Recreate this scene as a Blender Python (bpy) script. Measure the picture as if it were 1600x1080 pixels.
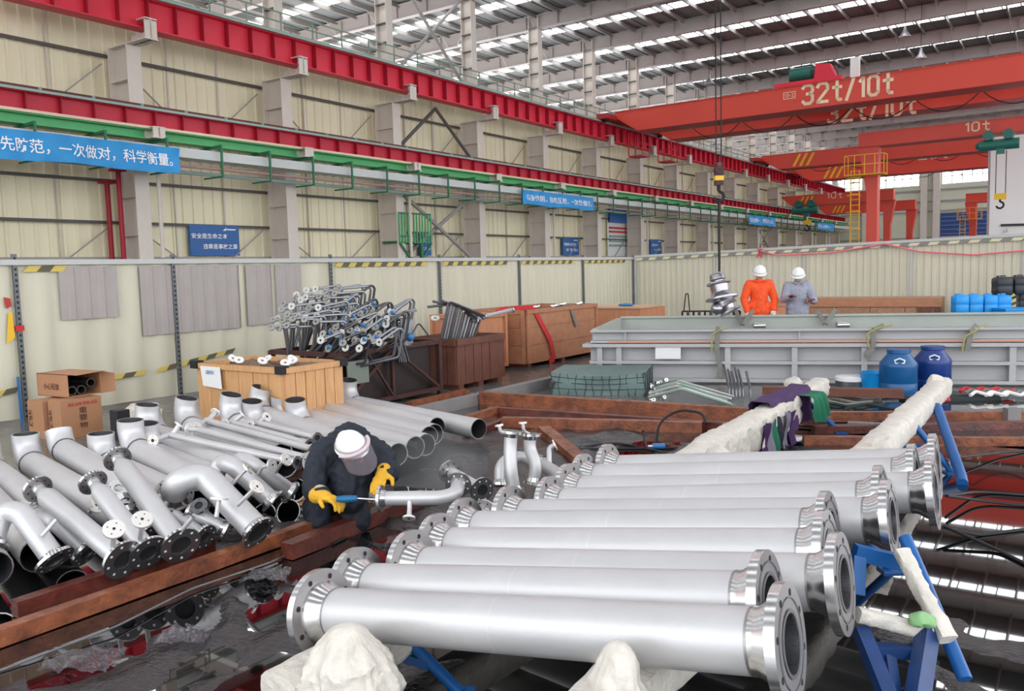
import bpy, bmesh, math, random
from mathutils import Vector, Matrix, noise
for o in list(bpy.data.objects): bpy.data.objects.remove(o, do_unlink=True)
COL = bpy.context.scene.collection
SC = bpy.context.scene
R_ = math.radians
# ------------------------------------------------------------------ camera
H = 1.78; F = 1302.; PIT = R_(5.13); ROL = R_(-1.54); AZ = R_(34.6)
ca, sa = math.cos(AZ), math.sin(AZ)
fw = Vector((0, math.cos(PIT), -math.sin(PIT)))
r0 = Vector((1, 0, 0)); u0 = r0.cross(fw)
CR = r0*math.cos(ROL) + u0*math.sin(ROL); CU = u0*math.cos(ROL) - r0*math.sin(ROL)
CC = Vector((0, 0, H))
cam = bpy.data.cameras.new('camera'); co = bpy.data.objects.new('camera', cam); COL.objects.link(co)
cam.sensor_width = 36; cam.lens = F/1600*36; cam.clip_end = 400; cam.clip_start = .05
m = Matrix((CR, CU, -fw)).transposed().to_4x4(); m.translation = CC
co.matrix_world = m
SC.camera = co
# ------------------------------------------------------------------ light and exposure
SC.view_settings.view_transform = 'Standard'; SC.view_settings.look = 'None'
SC.view_settings.exposure = 0.5; SC.view_settings.gamma = 1
wd = bpy.data.worlds.new('sky'); SC.world = wd; wd.use_nodes = True
bg = wd.node_tree.nodes['Background']; bg.inputs[0].default_value = (.93, .96, 1, 1); bg.inputs[1].default_value = 2.15
SKYLIGHT = 4.2
# ------------------------------------------------------------------ coordinates
def W(hx, hy, z): return Vector((hx*ca + hy*sa, -hx*sa + hy*ca, z))        # hall grid -> world
def ray(u, v): return fw*F + CR*(u-800) + CU*(540-v)
def G(u, v, z=0.):                                                          # where a sight line meets height z
    d = ray(u, v); return CC + d*((z-H)/d.z)
def D(u, v, z): return CC + ray(u, v)/F*z
def hall(p): return Vector((p.x*ca - p.y*sa, p.x*sa + p.y*ca, p.z))
def V(*a): return Vector(a)
# ------------------------------------------------------------------ materials
def lin(c): return tuple(((x/255)/12.92 if x/255 <= .04045 else ((x/255+.055)/1.055)**2.4) for x in c) + (1,)
MATS = {}
def mat(name, c, rough=.6, metal=0., var=.0, vs=3., bump=0., bs=20., spec=.5, stretch=None, c2=None, c2at=.55, c2w=.1, rv=0., coat=0., alpha=1., trans=0.):
    if name in MATS: return MATS[name]
    M = bpy.data.materials.new(name); M.use_nodes = True; MATS[name] = M
    nt = M.node_tree; N = nt.nodes; L = nt.links; b = N['Principled BSDF']
    b.inputs['Base Color'].default_value = lin(c); b.inputs['Roughness'].default_value = rough
    b.inputs['Metallic'].default_value = metal; b.inputs['Specular IOR Level'].default_value = spec
    if coat: b.inputs['Coat Weight'].default_value = coat
    if alpha < 1: b.inputs['Alpha'].default_value = alpha
    if trans: b.inputs['Transmission Weight'].default_value = trans
    tc = N.new('ShaderNodeTexCoord'); mp = N.new('ShaderNodeMapping'); L.new(tc.outputs['Object'], mp.inputs[0])
    if stretch: mp.inputs['Scale'].default_value = stretch
    if var or c2 or rv:
        n = N.new('ShaderNodeTexNoise'); n.inputs['Scale'].default_value = vs; n.inputs['Detail'].default_value = 6; n.inputs['Roughness'].default_value = .65
        L.new(mp.outputs[0], n.inputs['Vector'])
        cr = N.new('ShaderNodeValToRGB'); L.new(n.outputs['Fac'], cr.inputs[0]); L.new(cr.outputs[0], b.inputs['Base Color'])
        e = cr.color_ramp.elements
        l = lin(c)
        if c2:
            e[0].position = c2at-c2w; e[1].position = c2at+c2w; e[0].color = l; e[1].color = lin(c2)
        else:
            e[0].position = .25; e[1].position = .75
            e[0].color = tuple(x*(1-var) for x in l[:3])+(1,); e[1].color = tuple(min(1, x*(1+var)) for x in l[:3])+(1,)
        if rv:
            mr = N.new('ShaderNodeMapRange'); L.new(n.outputs['Fac'], mr.inputs[0]); mr.inputs[1].default_value = .3; mr.inputs[2].default_value = .7
            mr.inputs[3].default_value = max(.02, rough-rv); mr.inputs[4].default_value = rough+rv; L.new(mr.outputs[0], b.inputs['Roughness'])
    if bump:
        n2 = N.new('ShaderNodeTexNoise'); n2.inputs['Scale'].default_value = bs; n2.inputs['Detail'].default_value = 4
        L.new(mp.outputs[0], n2.inputs['Vector'])
        bp = N.new('ShaderNodeBump'); bp.inputs['Strength'].default_value = bump; bp.inputs['Distance'].default_value = .02
        L.new(n2.outputs['Fac'], bp.inputs['Height']); L.new(bp.outputs[0], b.inputs['Normal'])
    return M
def emis(name, c, s):
    M = bpy.data.materials.new(name); M.use_nodes = True; MATS[name] = M
    b = M.node_tree.nodes['Principled BSDF']; b.inputs['Base Color'].default_value = lin(c)
    b.inputs['Emission Color'].default_value = lin(c); b.inputs['Emission Strength'].default_value = s; return M
steel = mat('pickled_stainless', (200, 199, 200), .46, .5, var=.07, vs=2.5, rv=.06, bump=.04, bs=60)
elbm = mat('elbow_stainless', (204, 203, 204), .47, .5, var=.08, vs=6, rv=.06, bump=.05, bs=50)
machined = mat('machined_steel', (206, 205, 204), .22, .95, var=.04, vs=30)
flface = mat('flange_face', (160, 156, 156), .42, .9, var=.08, vs=8)
flfaced = mat('flange_face_dull', (120, 120, 124), .45, .8, var=.1, vs=8)
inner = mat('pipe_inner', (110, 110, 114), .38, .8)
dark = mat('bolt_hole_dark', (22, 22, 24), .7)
black = mat('black_rubber', (22, 23, 26), .5)
cladm = mat('cladding_cream', (238, 229, 198), .55, var=.07, vs=.35, stretch=(1, 1, .4))
claddk = mat('cladding_grey', (160, 155, 152), .6, var=.05, vs=1)
girtm = mat('girt_dark', (88, 84, 82), .6)
colm = mat('column_grey', (212, 202, 192), .6, var=.07, vs=1.5)
redb = mat('runway_red', (220, 44, 68), .5, var=.06, vs=.8)
redl = mat('runway_red_low', (196, 36, 60), .5, var=.07, vs=.8)
redk = mat('stiffener_red', (160, 18, 42), .55)
railb = mat('rail_rust', (96, 52, 46), .6, var=.2, vs=8)
cond = mat('conductor_grey', (146, 168, 160), .4)
creamm = mat('cream_paint', (222, 204, 176), .6)
greenb = mat('green_paint', (86, 176, 112), .5, var=.06, vs=2)
greend = mat('green_dark', (40, 112, 76), .5)
greenr = mat('green_railing', (128, 150, 134), .5)
bann = mat('banner_blue', (34, 148, 214), .5, var=.05, vs=2)
whitep = mat('white_print', (246, 246, 246), .5)
signb = mat('sign_blue', (24, 92, 160), .45)
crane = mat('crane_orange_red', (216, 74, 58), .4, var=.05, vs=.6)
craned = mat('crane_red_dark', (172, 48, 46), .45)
cranl = mat('crane_letter', (244, 216, 184), .5)
yellow = mat('yellow_paint', (232, 184, 40), .5)
hoistg = mat('hoist_green', (30, 104, 92), .4)
roofm = mat('roof_sheet', (112, 112, 112), .5, var=.12, vs=.5)
rafm = mat('rafter_grey', (172, 162, 158), .55, var=.06, vs=.8)
purm = mat('purlin_grey', (140, 134, 130), .55)
skym = emis('skylight_panel', (245, 250, 255), SKYLIGHT)
winm = emis('lit_window', (250, 253, 255), 2.6)
lampw = emis('lit_lamp', (255, 255, 250), 5.)
blued = mat('roller_door_blue', (44, 70, 128), .5, var=.06, vs=1)
fencem = mat('hoarding_sheet', (204, 199, 178), .5, var=.08, vs=.9, stretch=(3, 3, .4))
fencer = mat('hoarding_rail', (186, 188, 184), .5, var=.05)
fpost = mat('slotted_angle', (104, 108, 110), .5, .4, var=.2, vs=30)
greysh = mat('grey_patch', (166, 158, 154), .6, var=.06, vs=2)
hazy = mat('hazard_yellow', (206, 184, 92), .55)
hazk = mat('hazard_black', (92, 88, 70), .6)
concr = mat('wet_concrete', (104, 104, 102), .22, var=.25, vs=1.2, rv=.14, bump=.05, bs=8)
kerbm = mat('kerb_concrete', (128, 124, 124), .6, var=.1, vs=4)
liner = mat('plastic_liner', (27, 27, 30), .22, var=.4, vs=2., rv=.1, bump=.5, bs=30, spec=.7)
water = mat('standing_water', (7, 7, 8), .015, spec=.95, coat=.6)
wood = mat('wet_timber', (158, 92, 60), .36, vs=7, bump=.35, bs=40, rv=.1, c2=(78, 40, 28), c2at=.52, c2w=.2)
woodr = mat('red_timber', (116, 56, 44), .3, vs=6, bump=.35, bs=40, c2=(52, 22, 20), c2at=.5, c2w=.2)
woodd = mat('dark_timber', (104, 62, 48), .6, var=.3, vs=6, bump=.3, bs=30)
crate1m = mat('pine_boards', (200, 152, 104), .6, var=.16, vs=4, stretch=(6, 6, .8), bump=.2, bs=10)
plym = mat('plywood', (190, 128, 92), .55, var=.14, vs=2.5, stretch=(4, 4, .8))
plyd = mat('plywood_weathered', (172, 118, 86), .6, var=.2, vs=3, stretch=(2, 2, 3), bump=.15, bs=20)
osb = mat('osb_board', (160, 122, 96), .65, var=.3, vs=14)
card = mat('cardboard', (176, 128, 94), .65, var=.05, vs=3)
cardp = mat('card_print', (70, 40, 34), .6)
cardr = mat('card_print_red', (176, 52, 50), .6)
rust = mat('rusty_frame', (74, 46, 42), .6, .3, var=.3, vs=10)
galv = mat('galvanised_rod', (132, 134, 138), .35, .8, var=.1, vs=20)
galvd = mat('dark_rod', (84, 82, 84), .4, .7, var=.15, vs=20)
capb = mat('blue_cap', (52, 112, 168), .4)
white = mat('white_paint', (232, 232, 230), .5)
paper = mat('white_paper', (226, 226, 224), .7)
tankm = mat('frame_grey_paint', (172, 171, 172), .45, var=.06, vs=2)
tankg = mat('frame_inside', (170, 176, 168), .5, var=.1, vs=2)
copper = mat('copper_strip', (196, 140, 112), .5)
barb = mat('barrel_blue', (14, 82, 136), .35, var=.08, vs=3)
barn = mat('barrel_navy', (20, 56, 124), .35, var=.08, vs=3)
jerb = mat('jerrycan_blue', (20, 146, 222), .4, var=.06, vs=4)
jerk = mat('jerrycan_black', (36, 38, 44), .45)
bluep = mat('trestle_blue', (12, 84, 150), .4, var=.12, vs=5)
wrapm = mat('woven_wrap', (208, 202, 192), .6, var=.16, vs=9, bump=.9, bs=18)
wrapg = mat('green_tape', (130, 176, 120), .6)
purp = mat('purple_cloth', (66, 36, 84), .8, var=.3, vs=6)
teal = mat('green_cloth', (16, 104, 74), .8, var=.2, vs=6)
netg = mat('tarp_green', (104, 124, 120), .6, var=.12, vs=3)
netd = mat('net_dark', (30, 44, 44), .7)
slingr = mat('sling_red', (196, 44, 48), .7)
slingg = mat('sling_grey', (120, 118, 112), .7, var=.2, vs=20)
slingy = mat('sling_yellow', (214, 206, 60), .7)
orange = mat('orange_jacket', (244, 84, 30), .7, var=.08, vs=6, bump=.3, bs=14)
navy = mat('navy_overall', (26, 32, 44), .75, var=.35, vs=5, bump=.4, bs=14)
greyov = mat('grey_overall', (150, 152, 166), .75, var=.1, vs=6, bump=.4, bs=14)
helm = mat('helmet_white', (236, 238, 236), .25)
skin = mat('skin', (196, 142, 112), .55)
glovem = mat('yellow_glove', (216, 164, 40), .7, var=.18, vs=14, bump=.3, bs=40)
glover = mat('dark_red_glove', (120, 60, 58), .7)
glovew = mat('white_glove', (214, 206, 196), .7)
visor = mat('face_shield', (150, 140, 150), .12, alpha=.45, spec=.8)
handle = mat('tool_blue', (16, 96, 140), .4)
boot = mat('black_boot', (24, 24, 26), .5)
lampm = mat('lamp_housing', (180, 180, 184), .3, .5)
dirt = mat('scrap_dust', (120, 96, 80), .9, var=.3, vs=20)
# ------------------------------------------------------------------ mesh builder (world coordinates)
class MB:
    def __init__(s, hall=False): s.v = []; s.f = []; s.m = []; s.s = []; s.h = hall
    def add(s, vs, fs, mi=0, sm=False):
        o = len(s.v)
        s.v += [W(*p) for p in vs] if s.h else [Vector(p) for p in vs]
        for f in fs: s.f.append(tuple(i+o for i in f)); s.m.append(mi); s.s.append(sm)
    def box(s, a, b, mi=0):
        x0, y0, z0 = a; x1, y1, z1 = b
        s.add([(x0,y0,z0),(x1,y0,z0),(x1,y1,z0),(x0,y1,z0),(x0,y0,z1),(x1,y0,z1),(x1,y1,z1),(x0,y1,z1)],
              [(0,3,2,1),(4,5,6,7),(0,1,5,4),(1,2,6,5),(2,3,7,6),(3,0,4,7)], mi)
    def bar(s, p, q, w, h, up=(0,0,1), mi=0):          # rectangular bar from p to q (centre line)
        p = Vector(p); q = Vector(q); d = (q-p).normalized(); up = Vector(up)
        x = d.cross(up)
        if x.length < 1e-4: x = d.cross(Vector((0,1,0)))
        x.normalize(); y = x.cross(d)
        vs = [c + x*(i*w/2) + y*(j*h/2) for c in (p, q) for i, j in ((-1,-1),(1,-1),(1,1),(-1,1))]
        s.add(vs, [(0,1,2,3),(7,6,5,4),(0,4,5,1),(1,5,6,2),(2,6,7,3),(3,7,4,0)], mi)
    def ibeam(s, p, q, w, h, tf, tw, up=(0,0,1), mi=0):
        p = Vector(p); q = Vector(q); u = Vector(up); o = u*(h/2-tf/2)
        s.bar(p+o, q+o, w, tf, up, mi); s.bar(p-o, q-o, w, tf, up, mi); s.bar(p, q, tw, h-2*tf, up, mi)
    def tube(s, pts, r, n=10, mi=0, caps=True, squash=None):
        P = [Vector(p) for p in pts]
        if s.h: P = [W(*p) for p in P]; h, s.h = s.h, False
        else: h = False
        k = len(P); rr = r if isinstance(r, (list, tuple)) else [r]*k
        T = []
        for i in range(k):
            a = P[max(0, i-1)]; b = P[min(k-1, i+1)]; t = (b-a)
            T.append(t.normalized() if t.length > 1e-9 else Vector((0,0,1)))
        x = T[0].orthogonal().normalized(); vs = []
        for i in range(k):
            x = (x - T[i]*x.dot(T[i])).normalized(); y = T[i].cross(x)
            for j in range(n):
                a = 2*math.pi*j/n; vs.append(P[i] + (x*math.cos(a)+y*math.sin(a))*rr[i])
        fs = [(i*n+j, i*n+(j+1)%n, (i+1)*n+(j+1)%n, (i+1)*n+j) for i in range(k-1) for j in range(n)]
        s.add(vs, fs, mi, True)
        if caps:
            s.add(vs[:n], [tuple(reversed(range(n)))], mi); s.add(vs[-n:], [tuple(range(n))], mi)
        s.h = h
    def lathe(s, o, d, prof, n=24, mi=0, ref=None):    # prof: (distance along d, radius[, material])
        o = Vector(o); d = Vector(d).normalized()
        x = Vector(ref) if ref else d.orthogonal(); x = (x - d*x.dot(d)).normalized(); y = d.cross(x)
        seg = []
        for i in range(len(prof)-1):
            a, b = prof[i], prof[i+1]
            ang = math.atan2(b[1]-a[1], b[0]-a[0]); mm = b[2] if len(b) > 2 else mi
            if seg and abs(((ang-seg[-1][1]+math.pi) % (2*math.pi))-math.pi) < .6 and seg[-1][2] == mm:
                seg[-1][0].append(b); seg[-1][1] = ang
            else: seg.append([[a, b], ang, mm])
        for pts, _, mm in seg:
            vs = [o + d*p[0] + (x*math.cos(2*math.pi*j/n)+y*math.sin(2*math.pi*j/n))*max(p[1], 1e-5) for p in pts for j in range(n)]
            s.add(vs, [(i*n+j, i*n+(j+1)%n, (i+1)*n+(j+1)%n, (i+1)*n+j) for i in range(len(pts)-1) for j in range(n)], mm, True)
    def ball(s, c, r, n=14, mi=0, q=None):              # r scalar or 3-tuple, q rotation matrix
        c = Vector(c); r = (r, r, r) if not isinstance(r, (tuple, list)) else r
        m = n//2; vs = []; fs = []
        for i in range(m+1):
            t = math.pi*i/m
            for j in range(n):
                a = 2*math.pi*j/n
                p = Vector((r[0]*math.sin(t)*math.cos(a), r[1]*math.sin(t)*math.sin(a), r[2]*math.cos(t)))
                vs.append(c + (q @ p if q else p))
        for i in range(m):
            for j in range(n): fs.append((i*n+j, (i+1)*n+j, (i+1)*n+(j+1)%n, i*n+(j+1)%n))
        s.add(vs, fs, mi, True)
    def grid(s, fn, nu, nv, mi=0, sm=True):
        vs = [fn(i/nu, j/nv) for j in range(nv+1) for i in range(nu+1)]
        s.add(vs, [(j*(nu+1)+i, j*(nu+1)+i+1, (j+1)*(nu+1)+i+1, (j+1)*(nu+1)+i) for j in range(nv) for i in range(nu)], mi, sm)
def mkobj(name, mb, mats, origin):
    me = bpy.data.meshes.new(name)
    me.from_pydata([tuple(p-origin) for p in mb.v], [], mb.f)
    for m_ in (mats if isinstance(mats, (list, tuple)) else [mats]): me.materials.append(m_)
    me.polygons.foreach_set('material_index', mb.m); me.polygons.foreach_set('use_smooth', mb.s)
    me.update()
    if len(mb.v) < 60000:
        bm = bmesh.new(); bm.from_mesh(me); bmesh.ops.remove_doubles(bm, verts=bm.verts, dist=1e-5); bm.to_mesh(me); bm.free()
        me.set_sharp_from_angle(angle=R_(42))
    o = bpy.data.objects.new(name, me); COL.objects.link(o); return o
def base_of(vs):
    xs = [p.x for p in vs]; ys = [p.y for p in vs]; z = min(p.z for p in vs)
    return Vector(((min(xs)+max(xs))/2, (min(ys)+max(ys))/2, z))
class Thing:
    def __init__(s, name, label, cat, group=None, kind=None):
        s.n, s.l, s.c, s.g, s.k, s.p = name, label, cat, group, kind, []
    def part(s, name, mb, mats, under=None, label=None, kind=None):
        s.p.append([name, mb, mats, under, label, kind]); return len(s.p)-1
    def done(s, rotz=None):
        b = base_of([v for p in s.p for v in p[1].v])
        e = bpy.data.objects.new(s.n, None); COL.objects.link(e); e.location = b; e.empty_display_size = .1
        e['label'] = s.l; e['category'] = s.c
        if s.g: e['group'] = s.g
        if s.k: e['kind'] = s.k
        made = []
        for name, mb, mats, under, label, kind in s.p:
            if under is None:
                o = mkobj(name, mb, mats, b); o.parent = e
            else:
                o = mkobj(name, mb, mats, b); o.parent = made[under]
            if label: o['label'] = label
            if kind: o['kind'] = kind
            made.append(o)
        return e
def solo(name, mb, mats, label, cat, group=None, kind=None):
    b = base_of(mb.v); o = mkobj(name, mb, mats, b); o.location = b
    o['label'] = label; o['category'] = cat
    if group: o['group'] = group
    if kind: o['kind'] = kind
    return o
def struct(name, mb, mats, label=None):
    b = base_of(mb.v); o = mkobj(name, mb, mats, b); o.location = b; o['kind'] = 'structure'
    if label: o['label'] = label
    return o
def fillet(pts, r, k=6):
    P = [Vector(p) for p in pts]; out = [P[0]]
    for i in range(1, len(P)-1):
        a = (P[i-1]-P[i]); b = (P[i+1]-P[i]); la, lb = a.length, b.length; a.normalize(); b.normalize()
        ang = a.angle(b); t = min(r/math.tan(ang/2), la*.49, lb*.49); rr = t*math.tan(ang/2)
        if ang > 3.05 or ang < .05: out.append(P[i]); continue
        c = P[i] + (a+b).normalized()*(rr/math.sin(ang/2)); s0 = P[i]+a*t-c; s1 = P[i]+b*t-c
        for j in range(k+1):
            out.append(c + (s0*(1-j/k)+s1*(j/k)).normalized()*rr)
    out.append(P[-1]); return out
STK = {'3': [[(0,.85),(.15,1),(.45,1),(.6,.85),(.6,.65),(.45,.53),(.25,.53)],[(.45,.53),(.6,.4),(.6,.15),(.45,0),(.15,0),(0,.15)]],
 '2': [[(0,.8),(.12,1),(.48,1),(.6,.85),(.6,.65),(0,.0),(.62,.0)]], 't': [[(.25,1),(.25,.12),(.35,0),(.5,0)],[(0,.68),(.5,.68)]],
 '/': [[(0,-.08),(.42,1.05)]], '1': [[(.05,.8),(.25,1),(.25,0)]], '0': [[(.15,0),(0,.15),(0,.85),(.15,1),(.38,1),(.53,.85),(.53,.15),(.38,0),(.15,0)]],
 '8': [[(.15,.53),(0,.68),(0,.87),(.15,1),(.4,1),(.55,.87),(.55,.68),(.4,.53),(.15,.53),(0,.38),(0,.13),(.15,0),(.4,0),(.55,.13),(.55,.38),(.4,.53)]],
 '-': [[(0,.5),(.4,.5)]]}
def stencil(mb, txt, org, xd, yd, w, h, th=.17):
    org = Vector(org); xd = Vector(xd); yd = Vector(yd); x = 0; segs = []
    for ch in txt:
        for pl in STK[ch]: segs += [((a[0]+x, a[1]), (b[0]+x, b[1])) for a, b in zip(pl[:-1], pl[1:])]
        x += max(p[0] for pl in STK[ch] for p in pl)+.3
    sx = w/(x-.3)
    for a, b in segs:
        A = Vector((a[0]*sx, a[1]*h)); B = Vector((b[0]*sx, b[1]*h)); d = (B-A).normalized(); n = Vector((-d.y, d.x))*th*h/2; e = d*th*h*.25
        pts = [A-e-n, B+e-n, B+e+n, A-e+n]; mb.add([org+xd*p.x+yd*p.y for p in pts], [(0, 1, 2, 3)])
def text_to(mb, txt, org, xd, yd, w=None, h=None, mi=0, bold=.006, off=None, xs=1.):
    """letters laid on the plane org + x*xd + y*yd, fitted to height h (and width w)"""
    cu = bpy.data.curves.new('t', 'FONT'); cu.body = txt; cu.size = 1; cu.offset = min(bold, .009); cu.resolution_u = 3
    ob = bpy.data.objects.new('t', cu); COL.objects.link(ob)
    dg = bpy.context.evaluated_depsgraph_get(); dg.update()
    me = bpy.data.meshes.new_from_object(ob.evaluated_get(dg))
    if me and len(me.vertices):
        xs_ = [v.co.x for v in me.vertices]; ys_ = [v.co.y for v in me.vertices]
        x0, x1, y0, y1 = min(xs_), max(xs_), min(ys_), max(ys_)
        sy = (h/(y1-y0)) if h else 1; sx = (w/(x1-x0)) if w else sy*xs
        xd = Vector(xd); yd = Vector(yd); org = Vector(org)
        f = off or (lambda a, b: Vector((0, 0, 0)))
        mb.add([org + xd*((v.co.x-x0)*sx) + yd*((v.co.y-y0)*sy) + f((v.co.x-x0)*sx, (v.co.y-y0)*sy) for v in me.vertices],
               [tuple(p.vertices) for p in me.polygons], mi)
    bpy.data.objects.remove(ob); bpy.data.curves.remove(cu)
    if me: bpy.data.meshes.remove(me)
def hollow(mb, pts, r, t, n=18, mo=0, mi=1, mr=2, ends=(True, True)):
    P = [W(*p) for p in pts] if mb.h else [Vector(p) for p in pts]; h = mb.h; mb.h = False
    k = len(mb.v); mb.tube(P, r, n, mo, False); o = mb.v[k:]
    k2 = len(mb.v); mb.tube(P, r-t, n, mi, False); q = mb.v[k2:]
    for e, base in ((0, 0), (1, len(o)-n)):
        if ends[e]: mb.add([*o[base:base+n], *q[base:base+n]], [(i, (i+1)%n, n+(i+1)%n, n+i) for i in range(n)], mr)
    mb.h = h
rnd = random.Random(7)
# ================================================================== the hall
CX = -23.67                       # plane of the runway brackets
COLY = [15.36 + 6*k for k in range(-3, 16)]
NY = 107.0
mb = MB(True)
mb.box((-27, -30, -.2), (30, NY, 0))
struct('floor', mb, concr, 'wet grey concrete floor')
# cladding wall with ribs, standing up to the upper runway
def ribbed(mb, x, y0, y1, z0, z1, pitch=.42, d=.05, mi=0):
    n = int((y1-y0)/pitch); prof = []
    for i in range(n+1):
        y = y0 + i*pitch
        for a, b in ((0, 0), (.28, 0), (.31, d), (.39, d)): prof.append((y+a*pitch/.42, x+b))
    vs = [(b, a, z) for z in (z0, z1) for a, b in prof]; k = len(prof)
    mb.add(vs, [(i, i+1, k+i+1, k+i) for i in range(k-1)], mi)
mb = MB(True); ribbed(mb, -26.0, -12, NY, 2.5, 10.2); mb.box((-26.3, -12, 2.5), (-26.12, NY, 10.2)); 
struct('wall_left', mb, cladm, 'cream ribbed cladding of the long wall')
mb = MB(True); mb.box((-26.3, -12, 0), (-25.85, NY, 2.5)); mb.box((-26.3, -12, 2.44), (-25.7, NY, 2.56))
struct('trim_1', mb, claddk)
k_ = 1
for z in (3.66, 4.98, 8.88):
    k_ += 1; mb = MB(True); mb.bar((-25.78, -12, z), (-25.78, NY, z), .1, .09); struct('trim_%d' % k_, mb, girtm, 'dark wall girt')
mb = MB(True)
for y in [COLY[0]+2*i+(.02) for i in range(57)]:
    if min(abs(y-c) for c in COLY) > .6:
        mb.bar((-25.93, y, 2.5), (-25.93, y, 10.1), .07, .05, (0, 1, 0))
struct('trim_5', mb, colm, 'vertical joints of the cladding')
# far wall of the neighbouring bay
mb = MB(True); ribbed(mb, -52, -20, NY, 0, 16.3, 1.6, .1); struct('wall_far_left', mb, claddk)
# end wall
mb = MB(True)
mb.box((-52, NY, 0), (24, NY+.3, 10.3)); mb.box((-52, NY, 12.0), (24, NY+.3, 16.3))
segs = [(-52,-44),(-39,-36),(-31,-27.4),(-22.4,-20.6),(-16.2,-13.8),(-8.8,-6),(-1,1),(6,9),(14,24)]
for a, b in segs: mb.box((a, NY, 10.3), (b, NY+.3, 12.0))
struct('wall_back', mb, mat('back_wall', (206, 206, 186), .6, var=.06, vs=.4))
mb = MB(True)
for z in (2.6, 4.2, 7.2, 8.3, 9.6, 13): mb.box((-26, NY-.12, z), (24, NY, z+.18))
struct('trim_6', mb, claddk)
gaps = [(-44,-39),(-36,-31),(-27.4,-22.4),(-20.6,-16.2),(-13.8,-8.8),(-6,-1),(1,6),(9,14)]
for i, (a, b) in enumerate(gaps):
    t = MB(True); t.box((a, NY+.05, 10.3), (b, NY+.1, 12.0), 0)
    for j in range(1, 5): t.box((a+(b-a)*j/5-.04, NY-.03, 10.3), (a+(b-a)*j/5+.04, NY+.05, 12), 1)
    t.box((a, NY-.03, 11.1), (b, NY+.05, 11.18), 1)
    struct('window_%d' % (i+1), t, [winm, claddk])
mb = MB(True); mb.box((-13.9, NY-.1, 0), (-8.3, NY-.02, 7.0), 0)
for i in range(14): mb.box((-13.8, NY-.16, .3+i*.48), (-8.4, NY-.1, .36+i*.48), 1)
struct('door_1', mb, [blued, mat('door_line', (120, 150, 190), .5)])
for x in (-15.6, -14.3, -21.9): 
    mb = MB(True); mb.box((x-.35, NY-.5, 0), (x+.35, NY-.05, 15), 0)
    solo('end_wall_column', mb, colm, {-15.6: 'grey steel column on the end wall, right beside a second one near the blue roller door', -14.3: 'grey steel column on the end wall closest to the blue roller door', -21.9: 'grey steel column on the end wall behind the left gantry legs'}[x], 'column', 'end wall columns')
# ------------------------------------------------------------------ roof
RZ = 15.6
RX0, RX1 = -52, 15.5
RAFY = [15.36+6*k for k in range(-4, 16)]
mb = MB(True)
for i, y in enumerate(RAFY[:-1]):
    a, b = y+3.0, y+4.0
    mb.box((RX0, y-.0 if i else y-3, RZ), (RX1, a, RZ+.08)); mb.box((RX0, b, RZ), (RX1, y+6, RZ+.08))
mb.box((RX0, RAFY[-1], RZ), (RX1, NY+1, RZ+.08))
for x in [RX0+.9*i for i in range(74)]: mb.box((x, RAFY[0]-3, RZ-.04), (x+.06, NY, RZ))
struct('ceiling', mb, roofm)
for i, y in enumerate(RAFY[:-1]):
    mb = MB(True); mb.box((RX0, y+3.0, RZ+.02), (RX1, y+4.0, RZ+.07)); struct('window_%d' % (20+i), mb, skym)
for i, x in enumerate([RX0+1.5*j for j in range(45)]):
    mb = MB(True); mb.box((x-.035, RAFY[0]-3, RZ-.24), (x+.035, NY, RZ-.04)); struct('roof_purlin', mb, purm)
for i, y in enumerate(RAFY):
    mb = MB(True)
    mb.ibeam((RX0, y, 15.14), (RX1, y, 15.14), .32, .72, .04, .05)
    for j in range(33):
        x = RX0+2*j+.4; mb.box((x, y-.14, 14.8), (x+.03, y+.14, 15.48))
    if y > 5:
        for j in range(22):
            x = RX0+3*j
            for sg in (-1, 1): mb.tube([(x, y+sg*1.1, 15.45), (x, y+sg*.7, 15.3), (x, y+sg*.14, 14.82)], .025, 5)
    struct('roof_rafter', mb, rafm)
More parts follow.
